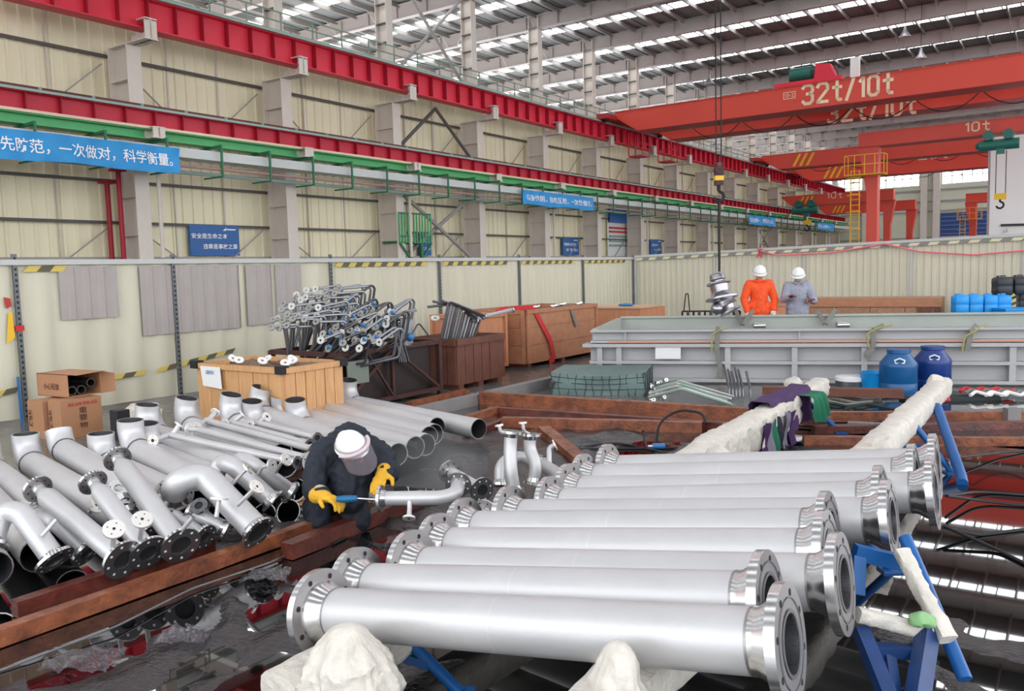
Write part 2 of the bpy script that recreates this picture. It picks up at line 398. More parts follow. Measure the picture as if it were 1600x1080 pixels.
# ------------------------------------------------------------------ columns of the long wall
clab = {0: 'grey steel wall column above the right end of the big blue banner', 1: 'grey steel wall column between the first blue sign board and the green cage platform',
        2: 'grey steel wall column just right of the green cage platform', 3: 'grey steel wall column on the right of the crossed brace', 4: 'grey steel wall column behind the second blue banner, left of it',
        5: 'grey steel wall column left of the doorway with the blue curtain', 6: 'grey steel wall column right of the doorway with the blue curtain', -1: 'grey steel wall column hidden behind the left of the big blue banner'}
for k, y in enumerate(COLY):
    i = k-3
    if i < -1: continue
    T = Thing('steel_column', clab.get(i, 'distant grey steel column in the receding row along the long cream wall'), 'column', 'steel columns of the long wall')
    a = MB(True)
    a.box((-24.6, y-.24, 0), (-24.56, y+.24, 9.05)); a.box((-25.6, y-.24, 0), (-25.56, y+.24, 9.05)); a.box((-25.56, y-.02, 0), (-24.6, y+.02, 9.05))
    for z in (3.2, 4.4, 5.6, 8.0): a.box((-25.56, y-.22, z), (-24.6, y+.22, z+.02))
    T.part('lower_shaft', a, colm)
    a = MB(True); a.box((-24.8, y-.2, 9.9), (-24.77, y+.2, 15.4)); a.box((-25.4, y-.2, 9.9), (-25.37, y+.2, 15.4)); a.box((-25.37, y-.02, 9.9), (-24.8, y+.02, 15.4))
    for z in (10.8, 11.6, 12.4, 13.2, 14.0, 14.8): a.box((-25.37, y-.19, z), (-24.79, y+.19, z+.04), 1)
    T.part('upper_shaft', a, [colm, girtm])
    for nm, z0, z1, x0 in (('upper_bracket', 9.05, 9.32, -23.55), ('lower_bracket', 6.1, 6.42, -23.45)):
        a = MB(True); a.box((-25.6, y-.24, z0), (x0, y+.24, z0+.04)); a.box((x0-.55, y-.2, z0+.6 if z0 > 9 else z1), (x0, y+.2, (z0+.64) if z0 > 9 else z1+.03))
        a.box((x0-.3, y-.03, z0), (x0-.02, y+.03, z0+.62 if z0 > 9 else z1)); a.box((-24.6, y-.03, z0), (x0-.2, y+.03, z1))
        a.box((x0-.5, y-.2, z0), (x0-.46, y+.2, z1)); a.box((x0-.06, y-.2, z0), (x0-.02, y+.2, z1+.3 if z0 > 9 else z1))
        T.part(nm, a, colm)
    if i >= 0 and i % 2 == 0:
        a = MB(True); a.tube([(-24.45, y+.5, 2.5), (-24.45, y+.5, 5.9)], .07, 8); T.part('downpipe', a, colm)
    T.done()
# ------------------------------------------------------------------ upper runway
Y0, Y1 = -10, 105.5
T = Thing('crane_runway_beam', 'upper bright red crane runway beam along the long wall', 'runway beam')
a = MB(True)
a.ibeam((CX-.35, Y0, 9.87), (CX-.35, Y1, 9.87), .5, .94, .04, .03, mi=0)
T.part('girder', a, redb)
a = MB(True); y = COLY[0]-3
while y < Y1: a.box((CX-.335, y-.012, 9.44), (CX-.12, y+.012, 10.3)); y += .96
T.part('stiffener', a, redk)
a = MB(True); a.bar((CX-.35, Y0, 10.42), (CX-.35, Y1, 10.42), .12, .12); T.part('rail', a, railb)
a = MB(True); a.bar((CX+.0, Y0, 10.36), (CX+.0, Y1, 10.36), .09, .09); T.part('conductor_bar', a, cond)
T.done()
T = Thing('catwalk_railing', 'pale green handrail of the walkway above the upper red runway beam', 'railing')
a = MB(True); a.box((-25.3, 12, 10.2), (-24.1, Y1, 10.26)); T.part('walkway_deck', a, greenr)
a = MB(True)
for z in (10.62, 10.95, 11.28): a.bar((-24.25, 12, z), (-24.25, Y1, z), .045, .045)
T.part('rails', a, greenr)
for i in range(62): 
    a = MB(True); y = 12+1.5*i; a.bar((-24.25, y, 10.2), (-24.25, y, 11.28), .045, .045, (0, 1, 0)); T.part('post', a, greenr)
T.done()
T = Thing('catwalk_railing', 'pale green handrail standing farther back, on the neighbouring bay side', 'railing')
a = MB(True)
for z in (10.8, 11.3): a.bar((-26.6, 12, z), (-26.6, Y1, z), .045, .045)
T.part('rails', a, greenr)
for i in range(31):
    a = MB(True); y = 12.6+3*i; a.bar((-26.6, y, 10.1), (-26.6, y, 11.3), .05, .05, (0, 1, 0)); T.part('post', a, greenr)
T.done()
# ------------------------------------------------------------------ lower runway
T = Thing('crane_runway_beam', 'lower crimson crane runway beam, above the green beam', 'runway beam')
a = MB(True); a.ibeam((CX-.3, Y0, 6.72), (CX-.3, Y1, 6.72), .4, .52, .03, .03); T.part('girder', a, redl)
a = MB(True); y = COLY[0]-3
while y < Y1: a.box((CX-.28, y-.012, 6.5), (CX-.11, y+.012, 6.95)); y += .96
T.part('stiffener', a, redk)
a = MB(True); a.bar((CX-.3, Y0, 7.08), (CX-.3, Y1, 7.08), .1, .16); T.part('rail', a, railb)
a = MB(True); a.bar((CX+.02, Y0, 6.99), (CX+.02, Y1, 6.99), .07, .07)
y = 9
while y < Y1: a.box((CX-.1, y-.02, 6.95), (CX, y+.02, 7.12)); y += 1.5
T.part('conductor_bar', a, cond)
T.done()
T = Thing('green_beam', 'long green painted beam with a cream top under the lower red runway', 'beam')
a = MB(True); a.ibeam((CX-.3, Y0, 6.24), (CX-.3, Y1, 6.24), .45, .3, .03, .03); T.part('web', a, greenb)
a = MB(True); a.bar((CX-.25, Y0, 6.43), (CX-.25, Y1, 6.43), .5, .08); T.part('top_plate', a, creamm)
nh = 0; y = 9.6
while y < 98:
    a = MB(True); a.bar((CX-.9, y, 6.02), (CX+.45, y, 6.06), .07, .08); a.bar((CX+.42, y, 6.06), (CX+.42, y, 5.05), .06, .06, (0, 1, 0)); a.bar((CX+.42, y, 5.08), (CX-.55, y, 5.08), .05, .05)
    T.part('hanger', a, greend); y += 1.95
T.done()
T = Thing('cable_tray', 'pale grey corrugated cable tray hung under the green beam', 'cable tray')
a = MB(True)
def ct(i, j):
    y = Y0+(Y1-Y0)*i; return (CX-.45+.7*j, y, 5.6+.32*j+.0)
a.bar((CX+.24, Y0, 5.74), (CX+.24, Y1, 5.74), .04, .3)
n = 500
vs = []
for i in range(n+1):
    y = Y0+(Y1-Y0)*i/n; z = 5.6+(.035 if i % 2 else 0); vs += [(CX-.6, y, z), (CX+.22, y, z)]
a.add(vs, [(2*i, 2*i+1, 2*i+3, 2*i+2) for i in range(n)])
T.part('tray', a, mat('tray_grey', (196, 200, 198), .5, var=.05, vs=1)); T.done()
mb = MB(True); mb.tube([(CX+.1, Y0, 5.35), (CX+.1, Y1, 5.35)], .05, 8); solo('service_pipe', mb, mat('pipe_pinkgrey', (170, 140, 134), .5), 'thin pinkish service pipe running below the grey cable tray', 'pipe')
mb = MB(True); mb.tube([(CX-.3, Y0, 5.2), (CX-.3, Y1, 5.2)], .06, 8); solo('service_pipe', mb, cond, 'grey service pipe behind the pinkish one below the cable tray', 'pipe')
# ------------------------------------------------------------------ banners
def banner(hy0, hy1, z0, z1, txt, label, tw=.86, th=.5, x=-23.12, bold=.03, tx=.02):
    T = Thing('hanging_banner', label, 'banner')
    def wav(y, z): return .035*math.sin(y*3.1+z*2)+.02*math.sin(y*7.3-z*5)+.015*math.sin(z*9)
    L = hy1-hy0; hh = z1-z0; a = MB(True)
    a.grid(lambda i, j: (x+wav(i*L, j*hh), hy0+L*i, z0+hh*j + .03*math.sin(i*L*1.7)*(1-j)), int(L*6)+2, 8)
    a.grid(lambda i, j: (x-.012+wav(i*L, j*hh), hy0+L*i, z0+hh*j + .03*math.sin(i*L*1.7)*(1-j)), int(L*6)+2, 8)
    c = T.part('cloth', a, bann)
    a = MB(True); w = L*tw; h = hh*th; ox = L*tx; oz = (hh-h)/2
    # hall local axes: letters read along +hy
    text_to(a, txt, (x+.02, hy0+ox, z0+oz), (0, 1, 0), (0, 0, 1), w, h, 0, bold, lambda p, q: Vector((wav(p+ox, q+oz), 0, 0)))
    T.part('lettering', a, whitep, under=c); T.done()
banner(7.9, 15.77, 5.03, 5.8, '以人为本，预先防范，一次做对，科学衡量。', 'large blue banner with white characters hung at the left of the wall', .91, .5, tx=.06, bold=.012)
banner(34.8, 42.1, 5.05, 5.77, '以身作则，自检互检，一次性做对。', 'second blue banner, halfway along the wall above the small sign boards', .92, .45, tx=.04, bold=.012)
banner(68.5, 75.7, 5.08, 5.86, '安全第一，预防为主', 'far blue banner near the hoist hook block', .86, .5)
banner(89.8, 96.6, 5.2, 5.96, '质量第一', 'farthest and smallest blue banner on the wall', .8, .5)
def sign(y0, y1, z0, z1, rows, label, logo=True):
    T = Thing('sign_board', label, 'sign'); a = MB(True); a.box((-25.8, y0, z0), (-25.72, y1, z1)); c = T.part('board', a, signb)
    a = MB(True); L = y1-y0; hh = z1-z0
    for s_, fx, fz, fw_, fh in rows: text_to(a, s_, (-25.71, y0+L*fx, z0+hh*fz), (0, 1, 0), (0, 0, 1), L*fw_, hh*fh, 0, .02)
    if logo:
        x = -25.71; a.add([(x, y0+L*.66, z0+hh*.83), (x, y0+L*.73, z0+hh*.83), (x, y0+L*.74, z0+hh*.93)], [(0, 1, 2)])
        a.box((x-.01, y0+L*.75, z0+hh*.85), (x, y0+L*.93, z0+hh*.89))
    T.part('lettering', a, whitep, under=c); T.done()
sign(17.75, 19.8, 2.6, 3.68, [('安全是生命之本', .03, .56, .72, .17), ('违章是事故之源', .25, .22, .7, .17)], 'blue sign board with two rows of white characters, nearest on the wall')
sign(29.9, 30.75, 2.6, 3.62, [('之本', .05, .55, .5, .15), ('故之源', .1, .25, .8, .15)], 'blue sign board partly covered, right of the green cage platform')
sign(42.9, 44.8, 2.62, 3.65, [('质量是企业生命', .06, .55, .75, .17), ('责任重于泰山', .2, .22, .72, .17)], 'blue sign board below the second blue banner')
sign(55.1, 56.9, 2.66, 3.75, [('安全生产', .1, .55, .6, .16), ('人人有责', .3, .25, .6, .16)], 'small blue sign board right of the doorway')
# ------------------------------------------------------------------ door opening with curtain
T = Thing('doorway', 'open doorway in the cream wall with a dark blue curtain and racks beyond', 'doorway')
a = MB(True); a.box((-25.85, 48.7, 2.5), (-25.8, 52.9, 5.7)); T.part('opening', a, mat('bright_opening', (214, 216, 214), .7))
a = MB(True); a.box((-25.7, 48.7, 4.75), (-25.6, 52.9, 5.72)); T.part('curtain', a, signb)
for z, mm in ((4.35, 'r'), (4.1, 'r'), (3.8, 'g'), (3.5, 'g'), (3.2, 'g')):
    a = MB(True); a.box((-25.78, 48.9, z), (-25.72, 52.0, z+.12)); T.part('rack_shelf', a, slingr if mm == 'r' else greenr)
T.done()
# ------------------------------------------------------------------ braces, cage, pipes on the wall
def brace(pts, label, r=.07, m=None):
    T = Thing('wall_brace', label, 'brace')
    for p, q in pts:
        a = MB(True); a.tube([p, q], r, 8); T.part('strut', a, m or colm)
    T.done()
x = -24.9
brace([((x, 27.7, 5.4), (x, 33.1, 2.3)), ((x-.2, 33.1, 5.4), (x-.2, 27.7, 2.3))], 'crossed grey brace beside the green cage platform', .09, claddk)
brace([((x, 27.7, 7.2), (x, 30.4, 9.3)), ((x, 33.1, 7.2), (x, 30.4, 9.3))], 'inverted V brace between the two red runway beams', .08, girtm)
brace([((x, 27.7, 15), (x, 33.1, 10.3)), ((x-.2, 33.1, 15), (x-.2, 27.7, 10.3))], 'tall crossed brace above the upper runway', .08, claddk)
brace([((x, 75.7, 5.4), (x, 81.1, 2.3)), ((x-.2, 81.1, 5.4), (x-.2, 75.7, 2.3))], 'far crossed grey brace behind the hoist rope', .09, claddk)
T = Thing('cage_platform', 'green caged platform standing against the wall column', 'platform')
a = MB(True); y0, y1 = 27.2, 29.3; xx = -24.5
a.box((xx-1, y0, 3.1), (xx, y1, 3.18))
T.part('deck', a, greend)
for i in range(12):
    a = MB(True); y = y0+(y1-y0)*i/11; a.bar((xx, y, 3.1), (xx, y, 4.4), .05, .05, (0, 1, 0)); T.part('bar', a, greenb)
a = MB(True); a.bar((xx, y0, 4.4), (xx, y1, 4.4), .07, .07); a.bar((xx, y0, 3.4), (xx, y1, 3.4), .06, .06); T.part('rails', a, greend)
a = MB(True)
for y in (y0+.7, y1-.7): a.bar((xx, y, 0), (xx, y, 3.1), .12, .12, (0, 1, 0))
a.bar((xx, y0, 3.1), (xx, y0+.9, 2.2), .08, .08); a.bar((xx, y1, 3.1), (xx, y1-.9, 2.2), .08, .08); T.part('support', a, greend)
T.done()
for y, z1, l in ((14.75, 4.85, 'thin red standpipe with a flanged top, farther from the column'), (15.15, 5.2, 'taller red standpipe touching the first wall column')):
    mb = MB(True); mb.tube([(-25.5 if y < 15 else -25.0, y-.3*(y > 15), 2.3), (-25.5 if y < 15 else -25.0, y-.3*(y > 15), z1)], .08, 8); mb.box((-25.68 if y<15 else -25.2, y-.2-.3*(y>15), z1), (-25.32 if y<15 else -24.85, y+.2-.3*(y>15), z1+.08))
    solo('red_standpipe', mb, redk, l, 'pipe')
# thin diagonal tie rods in the bays
for i, y in enumerate(COLY[2:11]):
    mb = MB(True)
    mb.bar((-25.7, y+.4, 3.5), (-25.7, y+1.9, 2.5), .04, .04); mb.bar((-25.7, y+5.6, 3.6), (-25.7, y+4.1, 2.5), .04, .04)
    mb.bar((-25.7, y+.4, 8.5), (-25.7, y+1.9, 7.3), .04, .04); mb.bar((-25.7, y+5.6, 8.6), (-25.7, y+4.1, 7.3), .04, .04)
    struct('trim_%d' % (10+i), mb, claddk)
# ================================================================== cranes
def HY(u, v, y): d = hall(ray(u, v)); t = y/d.y; return Vector((d.x*t, y, H+d.z*t))
def HX(u, v, x): d = hall(ray(u, v)); t = x/d.x; return Vector((x, d.y*t, H+d.z*t))
def girder(mb, x0, x1, y0, y1, z0, z1, tl=1.4, zt=.75, mi=0):
    """box girder across the hall, its left end raised"""
    vs = []
    for y in (y0, y1): vs += [(x0, y, z0+(z1-z0)*zt), (x0+tl, y, z0), (x1, y, z0), (x1, y, z1), (x0, y, z1)]
    mb.add(vs, [(0,1,2,3,4), (9,8,7,6,5), (0,5,6,1), (1,6,7,2), (3,8,9,4), (4,9,5,0), (2,7,8,3)], mi)
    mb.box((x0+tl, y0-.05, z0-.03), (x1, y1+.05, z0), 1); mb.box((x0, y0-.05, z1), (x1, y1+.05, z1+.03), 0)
def festoon(mb, x0, x1, y, z, n, sag):
    for i in range(n):
        a = x0+(x1-x0)*i/n; b = x0+(x1-x0)*(i+1)/n
        mb.tube([(a+(b-a)*t/8, y, z-sag*4*(t/8)*(1-t/8)) for t in range(9)], .03, 5)
def bridge(name, label, ya, yb, z0, z1, x0=-23.5, x1=16, texts=(), stripe=True, gap=None, w=1.5, fest=True, cage=False, rail=True):
    T = Thing(name, label, 'crane')
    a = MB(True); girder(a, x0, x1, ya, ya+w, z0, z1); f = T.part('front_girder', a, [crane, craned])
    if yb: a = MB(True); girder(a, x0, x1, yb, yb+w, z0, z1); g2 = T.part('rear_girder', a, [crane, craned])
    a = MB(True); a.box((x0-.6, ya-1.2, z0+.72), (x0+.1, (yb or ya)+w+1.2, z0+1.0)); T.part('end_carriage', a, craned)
    for y in (ya-.8, (yb or ya)+w+.8):
        a = MB(True); a.lathe((x0-.35, y, z0+.8), (1, 0, 0), [(0, .01), (0, .25), (.16, .25), (.16, .01)], 14)
        a.v = [W(*p) if False else p for p in a.v]; 
        T.part('wheel', a, dark)
    for (s, u, v0, h, wd_, which) in texts:
        a = MB(True); yy = (ya if which == 0 else yb)-.02
        p = HY(u, v0, yy); p = Vector((p.x, yy, p.z))
        stencil(a, s, p, (1, 0, 0), (0, 0, 1), wd_, h); T.part('lettering', a, cranl, under=f if which == 0 else g2)
    if stripe:
        a = MB(True)
        for i in range(3):
            xx = x0+2.6+i*.55; a.add([(xx, ya-.02, z0+.1), (xx+.22, ya-.02, z0+.1), (xx+.75, ya-.02, z1-.1), (xx+.53, ya-.02, z1-.1)], [(0, 1, 2, 3)])
        T.part('warning_stripes', a, yellow, under=f)
    if fest:
        a = MB(True); festoon(a, x0+3, x1-2, (yb or ya+w)-.3 if yb else ya+w+.3, z0+.55, 11, .85); T.part('festoon_cable', a, black)
    if rail:
        a = MB(True); a.bar((x0+.5, ya+w-.15, z1+.12), (x1, ya+w-.15, z1+.12), .08, .1)
        for i in range(24): a.box((x0+1+i*1.6, ya+w-.3, z1), (x0+1.16+i*1.6, ya+w-.05, z1+.16), 0)
        T.part('trolley_rail', a, purm)
    if cage:
        for xx, y in ((x0+.7, ya+.3), (x0+.9, yb-.6)):
            a = MB(True)
            for dx in (0, .9):
                for dy in (0, .9): a.bar((xx+dx, y+dy, z0-1.4), (xx+dx, y+dy, z0), .05, .05, (0, 1, 0))
                a.bar((xx+dx, y, z0-.7), (xx+dx, y+.9, z0-.7), .05, .05)
            for z in (z0-1.4, z0-.7): a.bar((xx, y, z), (xx+.9, y, z), .05, .05)
            a.box((xx, y, z0-1.45), (xx+.9, y+.9, z0-1.4)); T.part('access_cage', a, redl)
    T.done()
bridge('bridge_crane', 'nearest red overhead bridge crane with two girders marked 32t/10t', 45, 49.6, 9.72, 10.92, x0=-23.2,
       texts=(('32t/10t', 1254, 163, .92, 4.3, 0), ('32t/10t', 1293, 192, .92, 4.5, 1)), stripe=False, cage=True, x1=16)
p = HY(1224, 156, 44.97)
T = Thing('number_plate', 'small outlined number plate on the front girder, left of the 32t lettering', 'plate')
a = MB(True); w_, h_ = .62, .36
for q, r in (((0, 0), (w_, .03)), ((0, h_-.03), (w_, h_)), ((0, 0), (.03, h_)), ((w_-.03, 0), (w_, h_))): a.box((p.x+q[0], 44.96, p.z+q[1]), (p.x+r[0], 44.99, p.z+r[1]))
f = T.part('frame', a, cranl)
a = MB(True); stencil(a, '13-2', (p.x+.09, 44.96, p.z+.1), (1, 0, 0), (0, 0, 1), .44, .16); T.part('lettering', a, cranl, under=f); T.done()
# the trolley on it
p = HY(1265, 118, 46.5)
T = Thing('crane_trolley', 'trolley with green motors riding on the nearest bridge crane', 'trolley')
x = p.x
a = MB(True); a.box((x-1.6, 45.6, 11.1), (x+1.8, 51, 11.3)); a.add([(x+.4, 45.8, 11.3), (x+1.5, 45.8, 11.3), (x+1.2, 45.8, 12.0), (x+.5, 45.8, 12.1), (x+.4, 46.4, 11.3), (x+1.5, 46.4, 11.3), (x+1.2, 46.4, 12.0), (x+.5, 46.4, 12.1)], [(0,1,2,3),(7,6,5,4),(0,4,5,1),(1,5,6,2),(2,6,7,3),(3,7,4,0)])
T.part('chassis', a, redb)
a = MB(True); a.tube([(x-.9, 46.2, 11.75), (x+.2, 46.2, 11.75)], .35, 12); T.part('motor', a, hoistg)
a = MB(True); a.tube([(x-1.2, 47.3, 11.75), (x+1.2, 47.3, 11.75)], .42, 14); T.part('rope_drum', a, rust)
a = MB(True); a.box((x+2.2, 45.8, 11.1), (x+2.6, 46.2, 12.1)); T.part('control_cabinet', a, white)
for xx in (x-1.3, x+1.3):
    a = MB(); 
    a.lathe(W(xx, 45.75, 11.12), W(0, 1, 0), [(0, .01), (0, .2), (.1, .2), (.1, .01)], 14); T.part('wheel', a, dark)
T.done()
T = Thing('crane_machinery', 'red and dark machinery on the left end of the nearest bridge crane', 'machinery')
a = MB(True); a.box((-22.2, 49.8, 10.98), (-19.4, 50.8, 11.2)); T.part('platform', a, redk)
for i in range(6):
    a = MB(True); xx = -22+.45*i; a.tube([(xx, 50, 11.45), (xx+.3, 50.6, 11.5)], .16+.03*(i % 2), 10); a.box((xx, 50, 11.15), (xx+.25, 50.3, 11.7+.1*(i % 3))); T.part('drive_unit', a, rust if i % 2 else redk)
T.done()
bridge('bridge_crane', 'second red overhead bridge crane, behind the tall red gantry leg', 72, None, 9.75, 10.95, x0=-23.2, fest=True, w=1.6)
bridge('bridge_crane', 'third red overhead bridge crane, marked 28t', 82, None, 9.5, 10.7, x0=-23.2, texts=(('28t', 1436, 249, .95, 2.2, 0),), w=1.8)
bridge('bridge_crane', 'red overhead bridge crane right above, seen in the puddles', 12.4, 15.8, 11.2, 12.4, x0=-23.2, stripe=False, w=1.2, rail=False)
# semi gantries
def semig(name, label, hy, z0, z1, x0, x1, legx, left_leg=False, txt=None, ladder=True, w=.9, stripe=True, lw=.95, cable=False):
    T = Thing(name, label, 'crane')
    a = MB(True); girder(a, x0, x1, hy, hy+w, z0, z1, 0.01 if left_leg else 1.0, .9); g = T.part('girder', a, [crane, craned])
    a = MB(True)
    zt = z0+.02; s = 1 if left_leg else -1
    vs = [(legx-lw/2, hy+.05, zt), (legx+lw/2, hy+.05, zt), (legx+lw/2, hy+w-.05, zt), (legx-lw/2, hy+w-.05, zt)]
    b = .55*lw; off = s*.18
    for k in (zt*.68, 0.25):
        vs += [(legx-b/2+off, hy+.1, k), (legx+b/2+off, hy+.1, k), (legx+b/2+off, hy+w-.1, k), (legx-b/2+off, hy+w-.1, k)]
    a.add(vs, [(0,1,2,3)] + [(i, 4+i, 4+(i+1)%4, (i+1)%4) for i in range(4)] + [(4+i, 8+i, 8+(i+1)%4, 4+(i+1)%4) for i in range(4)] + [(11,10,9,8)])
    T.part('leg', a, crane)
    a = MB(True); a.box((legx-.4, hy-1.6, .05), (legx+.4, hy+w+1.6, .4)); T.part('ground_carriage', a, craned)
    if txt:
        s_, u, v, h, wd_ = txt; p = HY(u, v, hy-.02); a = MB(True); stencil(a, s_, (p.x, hy-.02, p.z), (1, 0, 0), (0, 0, 1), wd_, h); T.part('lettering', a, cranl, under=g)
    if stripe:
        a = MB(True)
        for i in range(3):
            xx = x0+1.6+i*.4; a.add([(xx, hy-.02, z0+.1), (xx+.16, hy-.02, z0+.1), (xx+.5, hy-.02, z1-.1), (xx+.34, hy-.02, z1-.1)], [(0, 1, 2, 3)])
        T.part('warning_stripes', a, yellow, under=g)
    if ladder:
        lx = legx-.62; a = MB(True); y = hy-.12
        for d in (-.22, .22): a.bar((lx+d, y, .4), (lx+d, y, z0-1.2), .05, .05, (0, 1, 0))
        z = .6
        while z < z0-1.2: a.bar((lx-.22, y, z), (lx+.22, y, z), .035, .035); z += .3
        z = 2.6
        while z < z0-1.3:
            a.tube([(lx-.3, y, z), (lx-.34, y-.45, z), (lx, y-.65, z), (lx+.34, y-.45, z), (lx+.3, y, z)], .022, 5); z += .9
        T.part('ladder', a, yellow)
        a = MB(True); zc = z0-1.5
        a.box((legx-1, hy-.9, zc-.05), (legx+.95, hy, zc))
        for x_ in (-1, -.5, 0, .5, .95): a.bar((legx+x_, hy-.88, zc), (legx+x_, hy-.88, zc+1), .035, .035, (0, 1, 0))
        for x_ in (-1, .95): a.bar((legx+x_, hy-.05, zc), (legx+x_, hy-.05, zc+1), .035, .035, (0, 1, 0)); a.bar((legx+x_, hy-.88, zc+1), (legx+x_, hy-.05, zc+1), .035, .035)
        a.bar((legx-1, hy-.88, zc+1), (legx+.95, hy-.88, zc+1), .035, .035); a.bar((legx-1, hy-.88, zc+.5), (legx+.95, hy-.88, zc+.5), .035, .035)
        T.part('platform_railing', a, yellow)
    T.done()
semig('semi_gantry_crane', 'red semi gantry crane with the tall near leg and yellow ladder, marked 10t', 48, 7.85, 8.55, -10.25, 14, -9.75, True, ('10t', 1508, 206, .42, 1.05), stripe=False, lw=.98)
pD = HX(1228, 322, -23.3)
semig('semi_gantry_crane', 'distant red semi gantry crane marked 10t on the lower wall runway, near the small hoist', 78, 6.95, 7.85, -23.3, HY(1396, 300, 78).x, HY(1389, 300, 78).x, False, ('10t', 1292, 310, .45, 1.3), ladder=False)
semig('semi_gantry_crane', 'farthest red semi gantry crane with a slim leg left of the blue roller door', 90, 6.7, 7.6, -23.3, HY(1430, 310, 90).x, HY(1424, 310, 90).x, False, None, ladder=False)
semig('semi_gantry_crane', 'red semi gantry crane whose laddered leg stands before the blue roller door', 88, 6.9, 7.7, HY(1509, 305, 88).x, 14, HY(1517, 305, 88).x, True, None, lw=1.0, stripe=False)
# hoists
def hoist(label, c, s, drop):
    T = Thing('electric_hoist', label, 'hoist'); x, y, z = c
    a = MB(True); a.tube([(x-.95*s, y, z), (x+.75*s, y, z)], .26*s, 14); a.tube([(x-1.1*s, y, z-.02), (x-.95*s, y, z)], [.12*s, .2*s], 12); T.part('drum', a, hoistg)
    for d in (-.45, .4):
        a = MB(True); a.tube([(x+(d-.1)*s, y-.3*s, z+.45*s), (x+(d-.1)*s, y+.3*s, z+.45*s)], .24*s, 12); a.box((x+(d-.2)*s, y-.1*s, z+.2*s), (x+d*s, y+.1*s, z+.6*s)); T.part('motor', a, hoistg)
    a = MB(True); a.box((x-.2*s, y-.15*s, z-.45*s), (x+.15*s, y+.15*s, z-.2*s)); T.part('rope_guide', a, hoistg)
    for d in (-.2, .22):
        a = MB(True); a.tube([(x+d*s, y, z-.3*s), (x+d*s, y, z-drop)], .02, 5); T.part('rope', a, dark)
    a = MB(True); a.box((x-.25*s, y-.08, z-drop-.3*s), (x+.27*s, y+.08, z-drop)); b = T.part('hook_block', a, yellow)
    a = MB(True); zc = z-drop-.55*s; a.tube([(x, y, zc+.25*s), (x, y, zc+.15*s)]+[(x+.16*s*math.sin(t), y, zc-.02+.16*s*math.cos(t)) for t in [.2, .8, 1.5, 2.2, 3, 3.8, 4.5]], .05*s, 7); T.part('hook', a, dark, under=b)
    T.done()
p = HY(1565, 226, 47.6); hoist('green electric hoist with a yellow hook block hanging under the near 10t gantry', (p.x, 47.5, p.z), 1., 2.35)
p = HY(1262, 322, 77.8); hoist('small green hoist on the distant 10t semi gantry', (p.x, 77.6, 6.5), 1.3, .9)
# hook block of the crane overhead, and the fitting it carries
T = Thing('hook_block', 'yellow crane hook block hanging on two long ropes, above the machined fitting', 'hook block')
c0 = D(1123, 275, 14.6); t0 = Vector((c0.x, c0.y, 12))
for dx in (-.045, .045):
    a = MB(); a.tube([c0+V(dx, 0, .1), t0+V(dx, 0, 0)], .011, 6); T.part('rope', a, dark)
a = MB(); a.box(c0+V(-.07, -.06, -.16), c0+V(.07, .06, .14)); a.box(c0+V(-.075, -.065, -.08), c0+V(.075, .065, .0), 1); a.lathe(c0+V(0, -.08, .1), (0, 1, 0), [(0, .01), (0, .075), (.16, .075), (.16, .01)], 16, 0); b = T.part('sheave_block', a, [rust, yellow])
a = MB(); hc = c0+V(0, 0, -.36); a.tube([hc+V(0, 0, .24), hc+V(0, 0, .12)]+[hc+V(.09*math.sin(t), 0, .0+.09*math.cos(t)) for t in [.2, .8, 1.5, 2.2, 3, 3.8, 4.6]], .03, 8); T.part('hook', a, dark, under=b)
T.done()
fc = D(1126, 462, 14.6)
T = Thing('lifting_sling', 'dark wire sling between the crane hook and the machined fitting', 'sling')
a = MB(); a.tube([hc+V(0, 0, -.08), V(fc.x-.02, fc.y, fc.z+.42)], .022, 7); T.part('wire', a, dark); T.done()
T = Thing('machined_fitting', 'shiny flanged steel fitting hanging tilted on the crane, beside the worker in orange', 'fitting')
ax = V(.16, -.2, -1).normalized(); o = fc + V(-.07, 0, .38); q_ = .8; fm_ = mat('fitting_steel', (170, 168, 172), .3, .9, var=.1, vs=6)
a = MB(); a.lathe(o, ax, [(0, .02), (0, .11), (.02, .13), (.1, .14), (.12, .1), (.14, .1), (.15, .2), (.18, .21), (.2, .16), (.32, .15)], 30); T.part('upper_flange', a, fm_)
a = MB(); a.lathe(o+ax*.32, ax, [(0, .15), (.06, .18), (.1, .28), (.13, .28), (.14, .2), (.18, .16)], 30); T.part('wide_flange', a, fm_)
a = MB(); a.lathe(o+ax*.48+V(.03, 0, 0), V(.5, -.3, -1), [(0, .16), (.05, .17), (.1, .19), (.11, .12), (.2, .1), (.2, .19), (.23, .2), (.23, .02)], 30); T.part('lower_body', a, fm_)
a = MB(); a.ball(o+ax*.62+V(-.13, -.05, .0), (.11, .1, .1), 20); T.part('lobe', a, fm_)
T.done()
# high bay lamps
for u, v, y, l in ((597, 14, 28, 'high bay lamp hung left of the third upper column'), (723, 60, 36, 'high bay lamp near the tall crossed brace'), (1108, 122, 54, 'high bay lamp just left of the hoist ropes'), (1439, 82, 51, 'high bay lamp above the 10t end of the crane lettering'), (1414, 48, 51, 'high bay lamp higher up, above the nearest crane')):
    p = HY(u, v, y); T = Thing('high_bay_lamp', l, 'lamp', 'high bay lamps')
    c = W(*p)
    a = MB(); a.lathe(c, (0, 0, -1), [(-.25, .05), (-.1, .08), (0, .1), (.3, .3), (.34, .3), (.3, .02)], 16); T.part('shade', a, lampm)
    a = MB(); a.tube([c+V(0, 0, .2), V(c.x, c.y, 15.57)], .015, 5); T.part('wire', a, dark); T.done()
